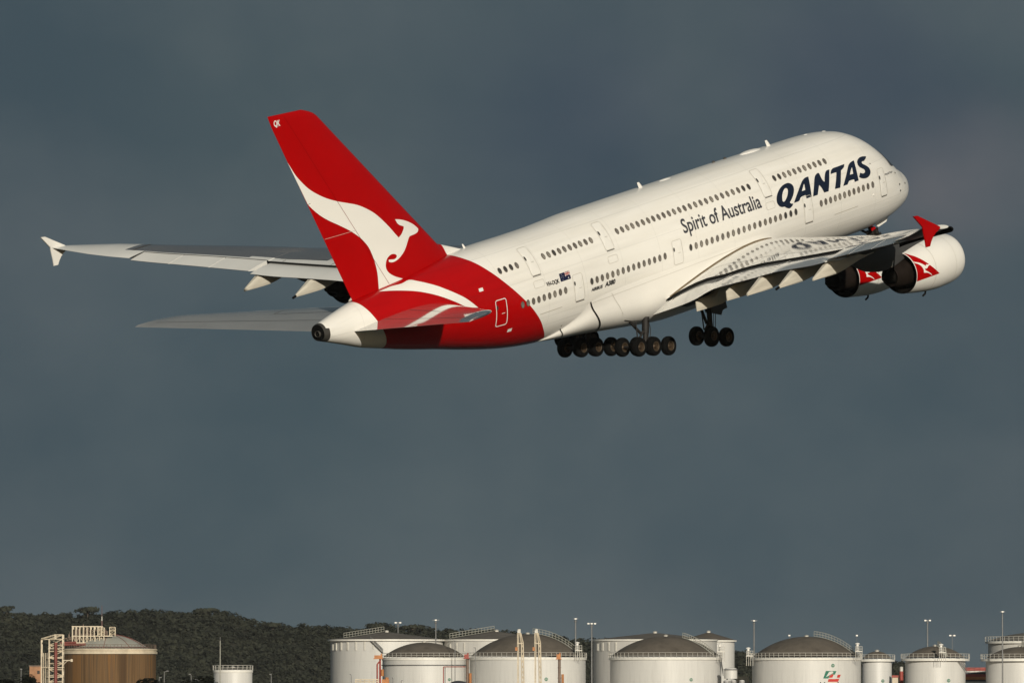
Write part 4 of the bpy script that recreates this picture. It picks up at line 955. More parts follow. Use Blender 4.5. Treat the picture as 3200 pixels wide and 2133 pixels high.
o = lay(fill2d([smooth_loop(D['roo_leg'])]), hull_fn, name='kangaroo_leg', m=M['white'], parent=fus)
letters = [[D['Q0'], D['Q1']], [D['A0'], D['A1']], [D['N0']], [D['T0']], [D['B0'], D['B1']], [D['S0']]]
for lt in letters:
    lay(fill2d([smooth_loop(q, 40) for q in lt]), hull_fn, name='letter', m=M['navy'], parent=fus)
lay(fit_text(text2d('Spirit of Australia', .014), (32.45, .655), (22.85, .63), 1.02), hull_fn, name='slogan', m=M['char'], parent=fus)
lay(fit_text(text2d('VH-OQK', .03), (48.93, .20), (47.47, .18), .30), hull_fn, name='registration', m=M['black'], parent=fus)
lay(fit_text(text2d('AIRBUS', .045), (44.12, -1.185), (42.80, -1.185), .23, .28), hull_fn, name='maker_mark', m=M['black'], parent=fus)
lay(fit_text(text2d('A380', .05), (42.50, -1.18), (41.28, -1.18), .33, .28), hull_fn, name='type_mark', m=M['black'], parent=fus)
lay(fit_text(text2d('Reginald Duigan', .0), (7.1, -.155), (5.7, -.19), .15), hull_fn, name='name_mark', m=M['char'], parent=fus)

# flag of Australia beside the registration
def quad2(x0, z0, x1, z1): return [(x0, z0), (x1, z0), (x1, z1), (x0, z1)]
fx0, fx1, fz0, fz1 = 47.325, 46.155, .200, .775
flag = lay(fill2d([quad2(fx0, fz0, fx1, fz1)]), lambda u, v: on_hull(u, v, .030), name='flag', m=M['flag_blue'], parent=fus)
cx0, cx1, cz0, cz1 = 46.74, 46.155, .4875, .775      # canton, at the forward top corner
def ftri(a, b, w):
    d = Vector((b[0] - a[0], b[1] - a[1])); n = Vector((-d.y, d.x)).normalized() * w / 2
    return [(a[0] + n.x, a[1] + n.y), (b[0] + n.x, b[1] + n.y), (b[0] - n.x, b[1] - n.y), (a[0] - n.x, a[1] - n.y)]
for lp, mm, of in (([(cx0, cz0), (cx1, cz1)], 'cloth_wh', .036), ([(cx0, cz1), (cx1, cz0)], 'cloth_wh', .037)):
    lay(fill2d([ftri(lp[0], lp[1], .075)]), (lambda of: lambda u, v: on_hull(u, v, of))(of), name='flag_cross', m=M[mm], parent=fus)
cmx, cmz = (cx0 + cx1) / 2, (cz0 + cz1) / 2
for a, b, w, mm, of in (((cx0, cmz), (cx1, cmz), .10, 'cloth_wh', .039), ((cmx, cz0), (cmx, cz1), .10, 'cloth_wh', .040),
                        ((cx0, cmz), (cx1, cmz), .055, 'red', .043), ((cmx, cz0), (cmx, cz1), .055, 'red', .044),
                        ((cx0, cz0), (cx1, cz1), .022, 'red', .041), ((cx0, cz1), (cx1, cz0), .022, 'red', .042)):
    lay(fill2d([ftri(a, b, w)]), (lambda of: lambda u, v: on_hull(u, v, of))(of), name='flag_cross', m=M[mm], parent=fus)
for sx, sz, r in ((46.42, .32, .075), (47.08, .66, .035), (47.17, .49, .035), (46.97, .53, .035), (47.06, .29, .035), (46.98, .43, .022)):
    k = 7
    lay(fill2d([[(sx + (r if i % 2 == 0 else r * .45) * math.cos(math.pi * i / k), sz + (r if i % 2 == 0 else r * .45) * math.sin(math.pi * i / k)) for i in range(2 * k)]]),
        lambda u, v: on_hull(u, v, .036), name='flag_star', m=M['cloth_wh'], parent=fus)

# small placards, panel seams, cargo door edges on the skin
def strip(pts, w, name, m, fn=hull_fn, parent=None):
    mb = MB(); k = len(pts); a = []; b = []
    for i, p in enumerate(pts):
        q0 = Vector(pts[max(0, i - 1)]); q1 = Vector(pts[min(k - 1, i + 1)]); d = (q1 - q0).normalized(); n = Vector((-d.y, d.x)) * w / 2
        a.append(fn(p[0] + n.x, p[1] + n.y)); b.append(fn(p[0] - n.x, p[1] - n.y))
    mb.grid([a, b], m=0)
    return mb.build(name, m, parent)
def seg(p, q, n=12): return [(p[0] + (q[0] - p[0]) * i / n, p[1] + (q[1] - p[1]) * i / n) for i in range(n + 1)]
for x0, z0, w, h in ((55.47, 1.36, .42, .24), (52.83, -2.11, .40, .22)):
    lay(fill2d([quad2(x0 - w / 2, z0 - h / 2, x0 + w / 2, z0 + h / 2)]), hull_fn, name='placard', m=M['cloth_wh'], parent=fus)
for p, q in (((49.92, -1.61), (47.51, -1.57)), ((14.24, -1.69), (11.28, -1.65))):
    strip(seg(p, q), .05, 'cargo_door_edge', M['seam'], parent=fus)
def rrect(x0, z0, x1, z1, r, n=6):
    pts = []
    for cx, cz, a0 in ((x1 - r, z1 - r, 0), (x0 + r, z1 - r, 90), (x0 + r, z0 + r, 180), (x1 - r, z0 + r, 270)):
        for i in range(n + 1):
            a = R_(a0 + 90 * i / n); pts.append((cx + r * math.cos(a), cz + r * math.sin(a)))
    return pts
def frame_strip(x0, z0, x1, z1, r, w, fn):
    o_ = rrect(x0, z0, x1, z1, r); i_ = rrect(x0 + w, z0 + w, x1 - w, z1 - w, max(.01, r - w))
    # long straight sides get extra points so that they follow the skin
    def dens(p):
        q = []
        for a, b in zip(p, p[1:] + p[:1]):
            k = max(1, int(math.hypot(b[0] - a[0], b[1] - a[1]) / .18))
            q += [(a[0] + (b[0] - a[0]) * j / k, a[1] + (b[1] - a[1]) * j / k) for j in range(k)]
        return q
    lo, hi = [], []
    for a, b, c, d in zip(o_, o_[1:] + o_[:1], i_, i_[1:] + i_[:1]):
        k = max(1, int(math.hypot(b[0] - a[0], b[1] - a[1]) / .18))
        for j in range(k):
            t = j / k
            lo.append(fn(a[0] + (b[0] - a[0]) * t, a[1] + (b[1] - a[1]) * t)); hi.append(fn(c[0] + (d[0] - c[0]) * t, c[1] + (d[1] - c[1]) * t))
    mb = MB(); mb.grid([lo, hi], cu=True); return mb
for x0, x1 in ((49.08, 50.24), (40.5, 41.64), (21.32, 22.4)):
    frame_strip(x0, .29, x1, .82, .16, .025, hull_fn).build('slide_hatch', M['seam'], fus)
for x, z, r in ((5.2, -.34, .07), (4.96, -1.26, .08), (4.96, -1.74, .08), (3.63, -1.43, .08), (8.76, 1.06, .05)):
    lay(fill2d([[(x + r * 1.2 * math.cos(a), z + r * math.sin(a)) for a in np.linspace(0, 6.28, 9)[:-1]]]), hull_fn, name='probe', m=M['seam_dk'], parent=fus)
for x, z in ((11.47, .25), (9.17, -1.24)):
    mb = MB(); p, n = hull_frame(x, z); mb.lathe([(0, .09), (.05, .08), (.08, 0)], p, n, 10); mb.build('wing_inspection_light', M['cloth_wh'], fus)

# cabin windows: upper deck rows first, then main deck rows
rim_me = MB(); pan_me = MB()
ov = lambda rx, rz, zz, k=18: [(rx * math.cos(2 * math.pi * i / k), rz * math.sin(2 * math.pi * i / k), zz) for i in range(k)]
rim_me.grid([ov(.185, .255, .0), ov(.175, .245, .012), ov(.133, .203, .012)], cu=True)
pan_me.grid([ov(.133, .203, .010), [(0, 0, .006)] * 18], cu=True)
rim0 = rim_me.build('window', M['winrim'], plane); pan0 = pan_me.build('pane', M['pane'], rim0)
pan1 = pan0.data.copy(); pan1.materials.clear(); pan1.materials.append(M['pane_dk'])
pan_lt = pan0.data; pans = [pan_lt]
for k_, cc_ in enumerate(((.14, .125, .11), (.24, .22, .19), (.17, .155, .14))):
    q_ = pan_lt.copy(); q_.materials.clear(); q_.materials.append(mat('cabin_window_blind_%s' % ('dim', 'bright', 'mid')[k_], cc_, 0.2, var=.2, scale=2)); pans.append(q_)
DARK = {0, 1, 2, 6, 38, 39, 40, 41, 60, 75, 93, 94, 95}
for i, (x, z) in enumerate(D['win']):
    if i == 0: w_, p_ = rim0, pan0
    else:
        w_ = rim0.copy(); p_ = pan0.copy(); COL.objects.link(w_); COL.objects.link(p_); w_.parent = plane; p_.parent = w_
    p_.data = pan1 if i in DARK else pans[rng.randrange(4)]
    p, n = hull_frame(x, z)
    tx = Vector((1, 0, 0)); tx = (tx - n * n.x).normalized(); ty = n.cross(tx)
    if ty.z < 0: tx, ty = -tx, -ty
    mm = Matrix((tx, ty, n)).transposed().to_4x4(); mm.translation = p + n * .022 - BASE
    w_.matrix_local = mm

# passenger doors: (x aft edge, x forward edge, sill, head, white-framed red one)
for x1, x0, z0, z1, kind, wz in ((50.12, 49.12, 1.22, 3.15, 'u', 2.44), (41.53, 40.53, 1.27, 3.2, 'u', 2.5), (22.25, 21.27, 1.25, 3.21, 'u', 2.49),
                             (54.40, 53.34, -1.55, .31, 'r', -.2), (45.98, 44.9, -1.50, .36, 'm', -.24), (34.14, 33.04, -1.35, .37, 'p', -.24),
                             (17.98, 16.93, -1.56, .35, 'm', -.27), (8.17, 7.26, -1.53, .48, 'm', -.16)):
    ctr = ((x0 + x1) / 2, (z0 + z1) / 2)
    outl = rrect(x0, z0, x1, z1, .16, 8)
    mb = MB(); rows = []
    for s in (1, .8, .6, .4, .2, .02):
        rows.append([on_hull(ctr[0] + (a - ctr[0]) * s, ctr[1] + (b - ctr[1]) * s, .022) for a, b in outl])
    mb.grid(rows, cu=True, cap1=True)
    dr = part(mb, 'door', M['red'] if kind == 'r' else M['white'], recalc=True)
    if kind == 'r': tag(dr, 'red door outlined in white')
    frame_strip(x0 - .03, z0 - .03, x1 + .03, z1 + .03, .19, .06 if kind == 'r' else .032, lambda u, v: on_hull(u, v, .032)).build('door_frame', M['cloth_wh'] if kind == 'r' else M['seam'], dr)
    if kind in 'um':
        strip(seg((x1 - .05, z0 - .075), (x0 + .05, z0 - .075)), .055, 'sill_shade_line', M['seam_dk'], fn=lambda u, v: on_hull(u, v, .036), parent=dr)  # dark strip paints the shadowed line along the door sill
    xw = x1 - .13
    lay(fill2d([[(xw + .085 * math.cos(a), wz + .16 * math.sin(a)) for a in np.linspace(0, 6.283, 15)[:-1]]]), lambda u, v: on_hull(u, v, .034), name='door_window', m=M['pane_dk'], parent=dr)
    lay(fill2d([quad2(ctr[0] - .30, ctr[1] - .1, ctr[0] + .02, ctr[1] - .06)]), lambda u, v: on_hull(u, v, .034), name='door_handle', m=M['cloth_wh'] if kind == 'r' else M['seam'], parent=dr)

# cockpit side glass
for s in (1, -1):
    for lp in ([(5.5, .30), (5.2, .17), (4.5, .08), (3.95, .40), (4.5, .86), (5.2, 1.30), (5.62, 1.45)], [(4.4, .80), (3.92, .44), (3.7, .26), (4.1, .58)]):
        lay(fill2d([lp]), (lambda s: lambda u, v: Vector((1, s, 1)) * on_hull(u, v, .03))(s), step=.2, name='cockpit_window', m=M['pane_dk'], parent=fus)

# aerials and domes on the crown
for x, h, c, y in ((53.2, .36, .26, 0), (32.3, .48, .48, 0), (16.5, .52, .5, 0)):
    zt = float(gt(x)); mb = MB()
    rows = []
    for s, k in ((0, 1.0), (.6, .75), (1, .5)):
        cc = c * k; xm = x + s * h * .55
        rows.append([(xm - cc / 2, y, zt - .05 + s * h), (xm - cc * .2, y + .06 * k, zt - .05 + s * h), (xm + cc / 2, y, zt - .05 + s * h), (xm - cc * .2, y - .06 * k, zt - .05 + s * h)])
    mb.grid(rows, cu=True, cap1=True); part(mb, 'blade_aerial', M['cloth_wh'])
for x, ln, w, h in ((29.4, 1.5, .18, .10), (18.9, 2.6, .36, .17), (11.9, .5, .12, .07), (9.6, .5, .12, .07)):
    mb = MB(); rows = []
    for i in range(13):
        t = -1 + 2 * i / 12; r = max(.02, (1 - t * t)) ** .6
        rows.append([(x + t * ln / 2, w * r * math.cos(a), float(gt(x + t * ln / 2)) - .02 + h * r * math.sin(a)) for a in np.linspace(0, math.pi, 10)])
    mb.grid(rows); part(mb, 'aerial_dome', M['cloth_wh'])
for x, y in ((23.0, .3), (21.6, .3)):
    mb = MB(); mb.lathe([(0, .14), (.12, .12), (.2, 0)], (x, -y, float(gt(x)) - .05), (0, 0, 1), 10); part(mb, 'beacon', M['seam_dk'])

# --- belly fairing
fz = pchip([20.4, 22.6, 33, 39.4, 41.8, 44.3, 45.9, 47.4, 48.3], [-1.7, -1.5, -1.31, -1.42, -1.51, -1.78, -2.19, -2.93, -3.5])
fb = pchip([20.4, 22, 24, 27, 30, 33.4, 35.5, 37.7, 40.6, 43.5, 46.2, 48.3], [-4.28, -4.5, -5.0, -5.45, -5.6, -5.58, -5.42, -5.18, -4.85, -4.52, -4.27, -4.02])
fd = pchip([20.4, 22, 25, 30, 38, 42, 45, 47.4, 48.3], [-.03, .12, .40, .46, .46, .34, .2, .06, -.08])
mb = MB(); rows = []
for x in np.linspace(20.4, 48.3, 70):
    zl, zb = float(fz(x)), float(fb(x)); zm = min(zl - .35, -2.75 if x < 44 else -2.75 - (x - 44) * .28)
    y0 = float(yof(x, zl)) - .03; wf = float(yof(x, zm)) + float(fd(x))
    half = []
    for i in range(9):
        t = i / 8; half.append((y0 + (wf - y0) * (t * t * (3 - 2 * t)) ** .8, zl + (zm - zl) * t))
    for i in range(1, 15):
        a = math.pi / 2 * i / 14; half.append((wf * math.cos(a) ** (2 / 2.5), zm + (zb - zm) * math.sin(a) ** (2 / 2.5)))
    rows.append([(x, y, z) for y, z in half] + [(x, -y, z) for y, z in half[-2::-1]])
mb.grid(rows)
fair = part(mb, 'belly_fairing', M['white'], ang=50)
def fair_y(x, z):
    zl, zb = float(fz(x)), float(fb(x)); zm = min(zl - .35, -2.75 if x < 44 else -2.75 - (x - 44) * .28)
    y0 = float(yof(x, zl)) - .03; wf = float(yof(x, zm)) + float(fd(x))
    if z > zm:
        t = (zl - z) / (zl - zm); t = min(max(t, 0), 1); return y0 + (wf - y0) * (t * t * (3 - 2 * t)) ** .8
    s = min(1, (zm - z) / (zm - zb)) ** (2.5 / 2); return wf * max(0, 1 - s * s) ** (1 / 2.5)
def on_fair(x, z, off=.03):
    y = fair_y(x, z); d = .03
    n = Vector((-(fair_y(x + d, z) - fair_y(x - d, z)) / (2 * d), 1, -(fair_y(x, z + d) - fair_y(x, z - d)) / (2 * d))).normalized()
    return Vector((x, y, z)) + n * off
sx_ = pchip([-4.42, -4.2, -3.53, -2.94, -2.28, -1.9], [42.45, 42.6, 43.15, 43.62, 44.03, 44.2])
strip([(float(sx_(z)), z) for z in np.linspace(-1.92, -4.40, 40)], .12, 'fairing_slot', M['void'], fn=lambda u, v: on_fair(u, v, .06), parent=fair)
strip(seg((47.0, -2.95), (46.45, -3.95), 14), .06, 'fairing_slot', M['void'], fn=lambda u, v: on_fair(u, v, .07), parent=fair)
strip([(41.7, -1.8), (41.3, -2.4), (40.9, -3.0), (40.5, -3.6), (40.2, -4.2)], .03, 'fairing_seam', M['seam'], fn=on_fair, parent=fair)
strip([(40.0, -4.15), (38.9, -4.45), (37.9, -4.62), (36.6, -4.75)], .05, 'gear_bay_seam', M['seam_dk'], fn=on_fair, parent=fair)
strip(seg((44.0, -2.05), (24.0, -1.62), 30), .025, 'fairing_seam', M['seam'], fn=on_fair, parent=fair)

# --- fin
def naca(s, t):
    s = np.clip(s, 0, 1); return 5 * t * (.2969 * np.sqrt(s) - .126 * s - .3516 * s ** 2 + .2843 * s ** 3 - .1036 * s ** 4)
def fle(z): return 56.06 + .9596 * (z - 4.71)
def fte(z): return 66.18 + .436 * (z - 2.81)
def fin_y(x, z):
    c = fte(z) - fle(z); return float(naca((x - fle(z)) / c, .095)) * c
mb = MB(); rows = []
cs = (1 - np.cos(np.linspace(0, math.pi, 25))) / 2
for z in list(np.linspace(2.0, 16.3, 26)) + [16.55, 16.75, 16.9, 16.97]:
    le, te = fle(z), fte(z)
    tip = max(0, z - 16.2); le += 0.9 * (tip / .77) ** 3
    lift = lambda x: (.055 * (x - 68.2) * max(0, (z - 16.3) / .67))
    thick = .095 * (1 if z < 16.5 else max(.15, 1 - ((z - 16.5) / .5) ** 2))
    up = [(le + s * (te - le), float(naca(s, thick)) * (fte(z) - fle(z)) + .004) for s in cs]
    rows.append([(x, y, z + lift(x)) for x, y in up] + [(x, -y, z + lift(x)) for x, y in up[-1:0:-1]])
mb.grid(rows, cu=True, cap1=True)
fin = part(mb, 'vertical_stabilizer', M['red'], ang=40)
fin_fn = lambda u, v: Vector((u, fin_y(u, v) + .03, v))
lay(fill2d([smooth_loop(D['roo_fin'])]), fin_fn, step=.5, name='kangaroo_emblem', m=M['white'], parent=fin)
lay(fit_text(text2d('QK', .03), (71.86, 16.41), (71.24, 16.36), .42), fin_fn, name='fin_code', m=M['cloth_wh'], parent=fin)
hinge = lambda z: fle(z) + .665 * (fte(z) - fle(z))
strip([(hinge(z), z) for z in np.linspace(3.3, 16.9, 20)], .03, 'rudder_hinge_line', M['hinge'], fn=lambda u, v: fin_fn(u, v) + Vector((0, .012, 0)), parent=fin)
strip(seg((hinge(7.7), 7.7), (fte(7.7) - .05, 7.7), 6), .022, 'rudder_split_line', M['seam'], fn=lambda u, v: fin_fn(u, v) + Vector((0, .012, 0)), parent=fin)
# fillet ahead of the fin root
mb = MB(); rows = []
for i in range(18):
    t = i / 17; x = 53.7 + t * 3.6; w = .05 + .36 * t ** .8; h = .03 + .37 * (x - 53.7)
    zt = float(gt(x)); rows.append([(x, w * math.cos(a), zt - .14 + (h + .14) * math.sin(a) ** 1.6) for a in np.linspace(0, math.pi, 17)])
mb.grid(rows); part(mb, 'fin_root_fillet', M['livery'], ang=50)

# --- horizontal stabilisers (trimmed), polished leading edges
hle = lambda y: np.interp(y, [0, 2.5, 14.0, 14.5, 14.9, 15.1, 15.19], [57.3, 59.2, 68.2, 68.85, 69.8, 70.9, 71.7])
hte = lambda y: 67.8 + (y - 1.4) * .319
hz_t = lambda y: 1.05 + (y - 1.4) * .105
hz_l = lambda y: 1.02 + (y - 2.5) * .121
ysh = [.3, 1.0, 1.6, 2.5, 4, 6, 8, 10, 12, 13.2, 14, 14.5, 14.9, 15.1, 15.19]
def tail(sg):
    mb = MB(); rows = []
    for y in ysh:
        le, te = float(hle(y)), hte(y); c = te - le
        zl, zt = hz_l(y), hz_t(y)
        th = .10 if y < 14.4 else .07
        up = [(le + s * c, zl + (zt - zl) * s + float(naca(s, th)) * c) for s in cs]
        dn = [(le + s * c, zl + (zt - zl) * s - float(naca(s, th)) * c - .01) for s in cs]
        rows.append([(x, sg * y, z) for x, z in up] + [(x, sg * y, z) for x, z in dn[::-1]])
    n = len(cs); k = 2 * n
    def mf(i, j):
        s = j if j < n else k - 1 - j
        if cs[min(s, n - 1)] < .05: return 1
        return 2
    mb.grid(rows, cu=True, cap1=True, mfun=mf)
    o = part(mb, 'horizontal_stabilizer', [M['wing_lt'], M['silver'], M['tail_up']], ang=40)
    def top(u, v):
        le, te = float(hle(v)), hte(v); s = (u - le) / (te - le); c = te - le
        return Vector((u, sg * v, hz_l(v) + (hz_t(v) - hz_l(v)) * s + float(naca(s, .10)) * c + .02))
    fx = lambda y, s: float(hle(y)) + s * (hte(y) - float(hle(y)))
    strip([(fx(y, .70), y) for y in np.linspace(1.8, 14.3, 14)], .04, 'elevator_hinge_line', M['seam_dk'], fn=top, parent=o)
    strip([(fx(y, .42), y) for y in np.linspace(2.2, 7.6, 8)] + [(fx(7.7, .3), 7.7), (fx(7.7, .12), 7.7)], .05, 'panel_line', M['seam_dk'], fn=top, parent=o)
    # root apron on the hull
    return o
M['tail_up'] = mat('stabilizer_grey', (0.27, 0.27, 0.265), 0.04, var=0.04, scale=.5, coat=.8)
tail(1); tail(-1)
# --- wings
w_le = lambda y: 22.2 + .7275 * (y - 4) + .13 * max(0, y - 36.8) ** 2
w_zl = pchip([2.4, 4, 9, 13, 18, 23, 26, 28.3, 31, 34.5, 39.9], [-2.6, -2.32, -1.46, -.88, -.13, .70, 1.12, 1.65, 2.2, 2.87, 4.0])
w_sh = lambda y: 35.65 + .366 * (y - 4)                       # rear edge of the fixed wing over the flaps
w_zs = pchip([2.4, 4, 6.3, 9, 11.2, 13.5, 16, 18.5, 21.35, 24.2, 26.5], [-4.0, -3.33, -2.47, -1.67, -1.25, -.69, -.18, .22, .66, 1.12, 1.5])
w_full = lambda y: w_sh(y) + 2.25 if y <= 26.5 else float(np.interp(y, [26.5, 35, 39.87], [46.13, 49.5, 52.4]))
w_ztf = pchip([26.5, 30, 35, 37.5, 39.87], [1.33, 2.03, 3.02, 3.68, 4.5])
w_end = lambda y: w_sh(y) if y <= 26.5 else (float(np.interp(y, [26.5, 35], [43.885, 47.85])) if y <= 35 else w_full(y))
w_t = lambda y: float(np.interp(y, [2.4, 6, 12, 20, 40], [.15, .14, .125, .112, .095]))
def w_par(y):
    le, xf = w_le(y), w_full(y); c = xf - le; zl = float(w_zl(y)); t = w_t(y)
    if y <= 26.5:
        s = (w_sh(y) - le) / c; zt = zl + (float(w_zs(y)) - zl - float(naca(s, t)) * c) / s
    else: zt = float(w_ztf(y))
    return le, c, zl, zt, t
def w_up(x, y):
    le, c, zl, zt, t = w_par(y); s = min(max((x - le) / c, 0), 1); return zl + (zt - zl) * s + float(naca(s, t)) * c
def w_lo(x, y):
    le, c, zl, zt, t = w_par(y); s = min(max((x - le) / c, 0), 1); return zl + (zt - zl) * s - float(np.interp(y, [4, 10, 22, 34, 40], [1.2, 1.4, 1.7, 1.5, 1.0])) * float(naca(s, t)) * c
def wing(sg):
    F = lambda x, y, z: (x, sg * y, z)
    ys = [2.4, 4, 5.2, 6.3, 7.6, 9, 10.1, 11.2, 12.3, 13.5, 14.8, 16, 17.2, 18.5, 20, 21.35, 22.8, 24.2, 25.4, 26.49, 26.51, 28, 29.5, 31, 32.5, 34, 34.99, 35.01, 36.3, 37.6, 38.8, 39.87]
    q = (1 - np.cos(np.linspace(0, math.pi * .5, 24)))          # dense at the leading edge
    mb = MB(); rows = []
    for y in ys:
        le, c, zl, zt, t = w_par(y); xe = w_end(y); se = (xe - le) / c
        up = [(le + s * se * c, w_up(le + s * se * c, y)) for s in q]
        dn = [(le + s * se * c, w_lo(le + s * se * c, y)) for s in q]
        dn = [(x, min(max(z, up[-1][1] - .08 - (xe - x) * .36), w_up(x, y) - .01)) for x, z in dn]
        rows.append([F(x, y, z) for x, z in up] + [F(x, y, z) for x, z in dn[::-1]][:-1])
    n = len(q)
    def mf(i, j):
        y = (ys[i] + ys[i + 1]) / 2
        if j == n - 1: return 3  # blunt rear face blackened to stand for shade in the flap gap
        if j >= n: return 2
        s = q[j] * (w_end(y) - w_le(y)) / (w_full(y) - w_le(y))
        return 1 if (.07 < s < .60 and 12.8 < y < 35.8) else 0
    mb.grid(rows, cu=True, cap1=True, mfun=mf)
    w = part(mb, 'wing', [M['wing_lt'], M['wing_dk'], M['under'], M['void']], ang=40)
    # flaps, run out behind the fixed wing
    f_xt = lambda y: 38.07 + .366 * (y - 4); f_zt = pchip([3.9, 9.45, 12.16, 14.5, 17.9, 19.8, 22.5, 24.9, 26.5], [-4.25, -2.77, -1.78, -1.26, -.55, -.12, .34, .72, 1.06])
    for a, b in ((4.02, 12.04), (12.14, 19.62), (19.74, 26.4)):
        mb = MB(); rows = []
        for y in np.linspace(a, b, 9):
            x0 = w_sh(y) - .25; x1 = f_xt(y); z1 = float(f_zt(y)); zs = float(w_zs(y)); z0 = zs - .12
            d = x1 - x0; P = lambda s, h: F(x0 + s * d, y, z0 + (z1 - z0) * s + h)
            rows.append([P(0, -.22), P(.02, -.08), P(.08, -.01), P(.2, .03), P(.45, .06), P(.75, .04), P(1, 0), P(1, -.03), P(.75, -.14), P(.45, -.36), P(.2, -.55), P(.06, -.52), P(.01, -.4)])
        mb.grid(rows, cu=True, cap0=True, cap1=True, mfun=lambda i, j: 0 if j < 6 else 1)
        sub(mb, 'flap', [M['wing_lt'], M['under']], w, ang=40)
    for a, b in ((26.6, 29.35), (29.42, 32.2), (32.27, 34.97)):
        mb = MB(); rows = []
        for y in np.linspace(a, b, 5):
            x0 = w_end(y) + .03; x1 = w_full(y); zu = w_up(x0, y); zl = w_lo(x0, y); z1 = float(w_ztf(y)) - .12; d = x1 - x0
            rows.append([F(x0, y, zu - .01), F(x0 + .5 * d, y, zu + (z1 - zu) * .46), F(x1, y, z1), F(x1, y, z1 - .03), F(x0 + .5 * d, y, (zl + z1) / 2 - .06), F(x0, y, zl)])
        mb.grid(rows, cu=True, cap0=True, cap1=True, mfun=lambda i, j: 0 if j < 2 else 1)
        sub(mb, 'aileron', [M['wing_lt'], M['under']], w, ang=30)
    # leading edge slats, run out
    for a, b in ((8, 13.2), (16.6, 20.5), (20.6, 24.2), (27.2, 31), (31.1, 35), (35.1, 39.1)):
        mb = MB(); rows = []
        for y in np.linspace(a, b, 6):
            le = w_le(y); zl = float(w_zl(y)); k = (w_full(y) - le) / 6.0; dx, dz = -.60 * k - .15, -.50 * k
            O = [(1.0, .42), (.6, .40), (.25, .26), (.05, .08), (0, -.06), (.08, -.2), (.25, -.26), (.2, -.12), (.3, .05), (.55, .26), (.8, .36)]
            rows.append([F(le + dx + p * k, y, zl + dz + h * k) for p, h in O])
        mb.grid(rows, cu=True, m=1, cap0=True, cap1=True, mfun=lambda i, j: 0 if j < 5 else 1)  # inner faces and ends blackened as the shaded cove
        sub(mb, 'slat', [M['wing_lt'], M['void']], w, ang=50)
    # wing tip fence
    fence = [(53.45, 5.51), (52.97, 5.46), (50.62, 4.23), (50.56, 4.15), (50.6, 4.09), (51.16, 3.9), (51.52, 3.69), (51.83, 3.39), (52.02, 3.12), (52.45, 3.14), (52.46, 3.56), (52.53, 4.25), (52.54, 4.53), (52.67, 4.68)]
    mb = MB(); cxm = (51.8, 4.2)
    rows = []
    for yy, k in ((39.86, .985), (39.89, 1), (39.94, 1), (39.97, .985)):
        rows.append([F(cxm[0] + (x - cxm[0]) * k, yy, cxm[1] + (z - cxm[1]) * k) for x, z in fence])
    mb.grid(rows, cu=True, cap0=True, cap1=True)
    sub(mb, 'wingtip_fence', M['red'] if sg > 0 else M['white'], w, ang=30)
    # flap track fairings (canoes)
    for y, xt, zt, hb, ln, hm in ((9.5, 39.85, -2.92, .72, 6.5, 1.0), (14.0, 41.95, -1.78, .70, 6.0, .95), (18.3, 45.1, -1.31, .2, 8.0, .95), (22.2, 46.4, -.56, .2, 8.0, .9), (26.1, 47.5, .14, .18, 7.5, .85)):
        mb = MB(); rows = []
        for d in (0, .12, .5, 1.0, 1.5, 1.9, 2.6, 3.4, 4.2, 5.2, 6.2, 7.2, 8.0):
            if d > ln: continue
            x = xt - d; wl = w_lo(min(x, w_end(y) - .05), y)
            zb = zt - hb
            if d > 2.4:
                s = (d - 2.4) / (ln - 2.4); s = s * s * (3 - 2 * s) ; zb = (zt - hb) * (1 - s) + (wl - .03) * s
            ztop = zt + (.43 if hb < .4 else .30) * d
            lim = (float(f_zt(min(y, 26.3))) - .05 if y < 26.4 else 9) + max(0, (f_xt(y) - x)) * .02
            if x < w_end(y) - .1: lim = wl + .25
            ztop = min(max(ztop, zb + .12), max(lim, zb + .12))
            wd = (.06 if hb < .4 else .04) + (.31 if hb < .4 else .36) * min(1, d / 1.9) ** .8
            if d > 4: wd *= 1 - .6 * (d - 4) / (ln - 4)
            h = ztop - zb
            rows.append([F(x, y - wd * .8, zb + .02), F(x, y - wd * .3, zb), F(x, y + wd * .3, zb), F(x, y + wd * .85, zb + .02), F(x, y + wd, zb + .12 * h), F(x, y + wd * .94, zb + .8 * h), F(x, y + wd * .42, ztop), F(x, y - wd * .42, ztop), F(x, y - wd * .9, zb + .75 * h), F(x, y - wd, zb + .22 * h)])
        mb.grid(rows, cu=True, cap0=True, cap1=True)
        sub(mb, 'flap_track_fairing', M['canoe'], w, ang=28)
    mb = MB(); mb.tube(F(46.4, 22.2, -.66), F(46.75, 22.2, -.74), .09); sub(mb, 'fuel_jettison_pipe', M['void'], w)
    # seams on the upper skin
    top = lambda u, v: Vector(F(u, v, w_up(u, v) + .02))
    fr = lambda y, s: w_le(y) + s * (w_full(y) - w_le(y))
    for y in (7, 10, 14.5, 18, 22, 25.5):
        strip(seg((fr(y, .66), y), (w_end(y) - .03, y), 4), .045, 'spoiler_seam', M['seam_dk'], fn=top, parent=w)
    strip([(fr(y, .63), y) for y in np.linspace(5, 26, 24)], .04, 'spoiler_hinge_line', M['seam_dk'], fn=top, parent=w)
    strip([(w_end(y), y) for y in np.linspace(26.6, 34.9, 10)], .06, 'aileron_hinge_line', M['seam_dk'], fn=top, parent=w)
    strip(seg((fr(35.8, .14), 35.8), (fr(35.8, .6), 35.8), 6), .1, 'panel_line', M['seam_dk'], fn=top, parent=w)
    strip(seg((fr(35.0, .62), 35.0), (w_full(35.0), 35.0), 6), .06, 'panel_line', M['seam_dk'], fn=top, parent=w)
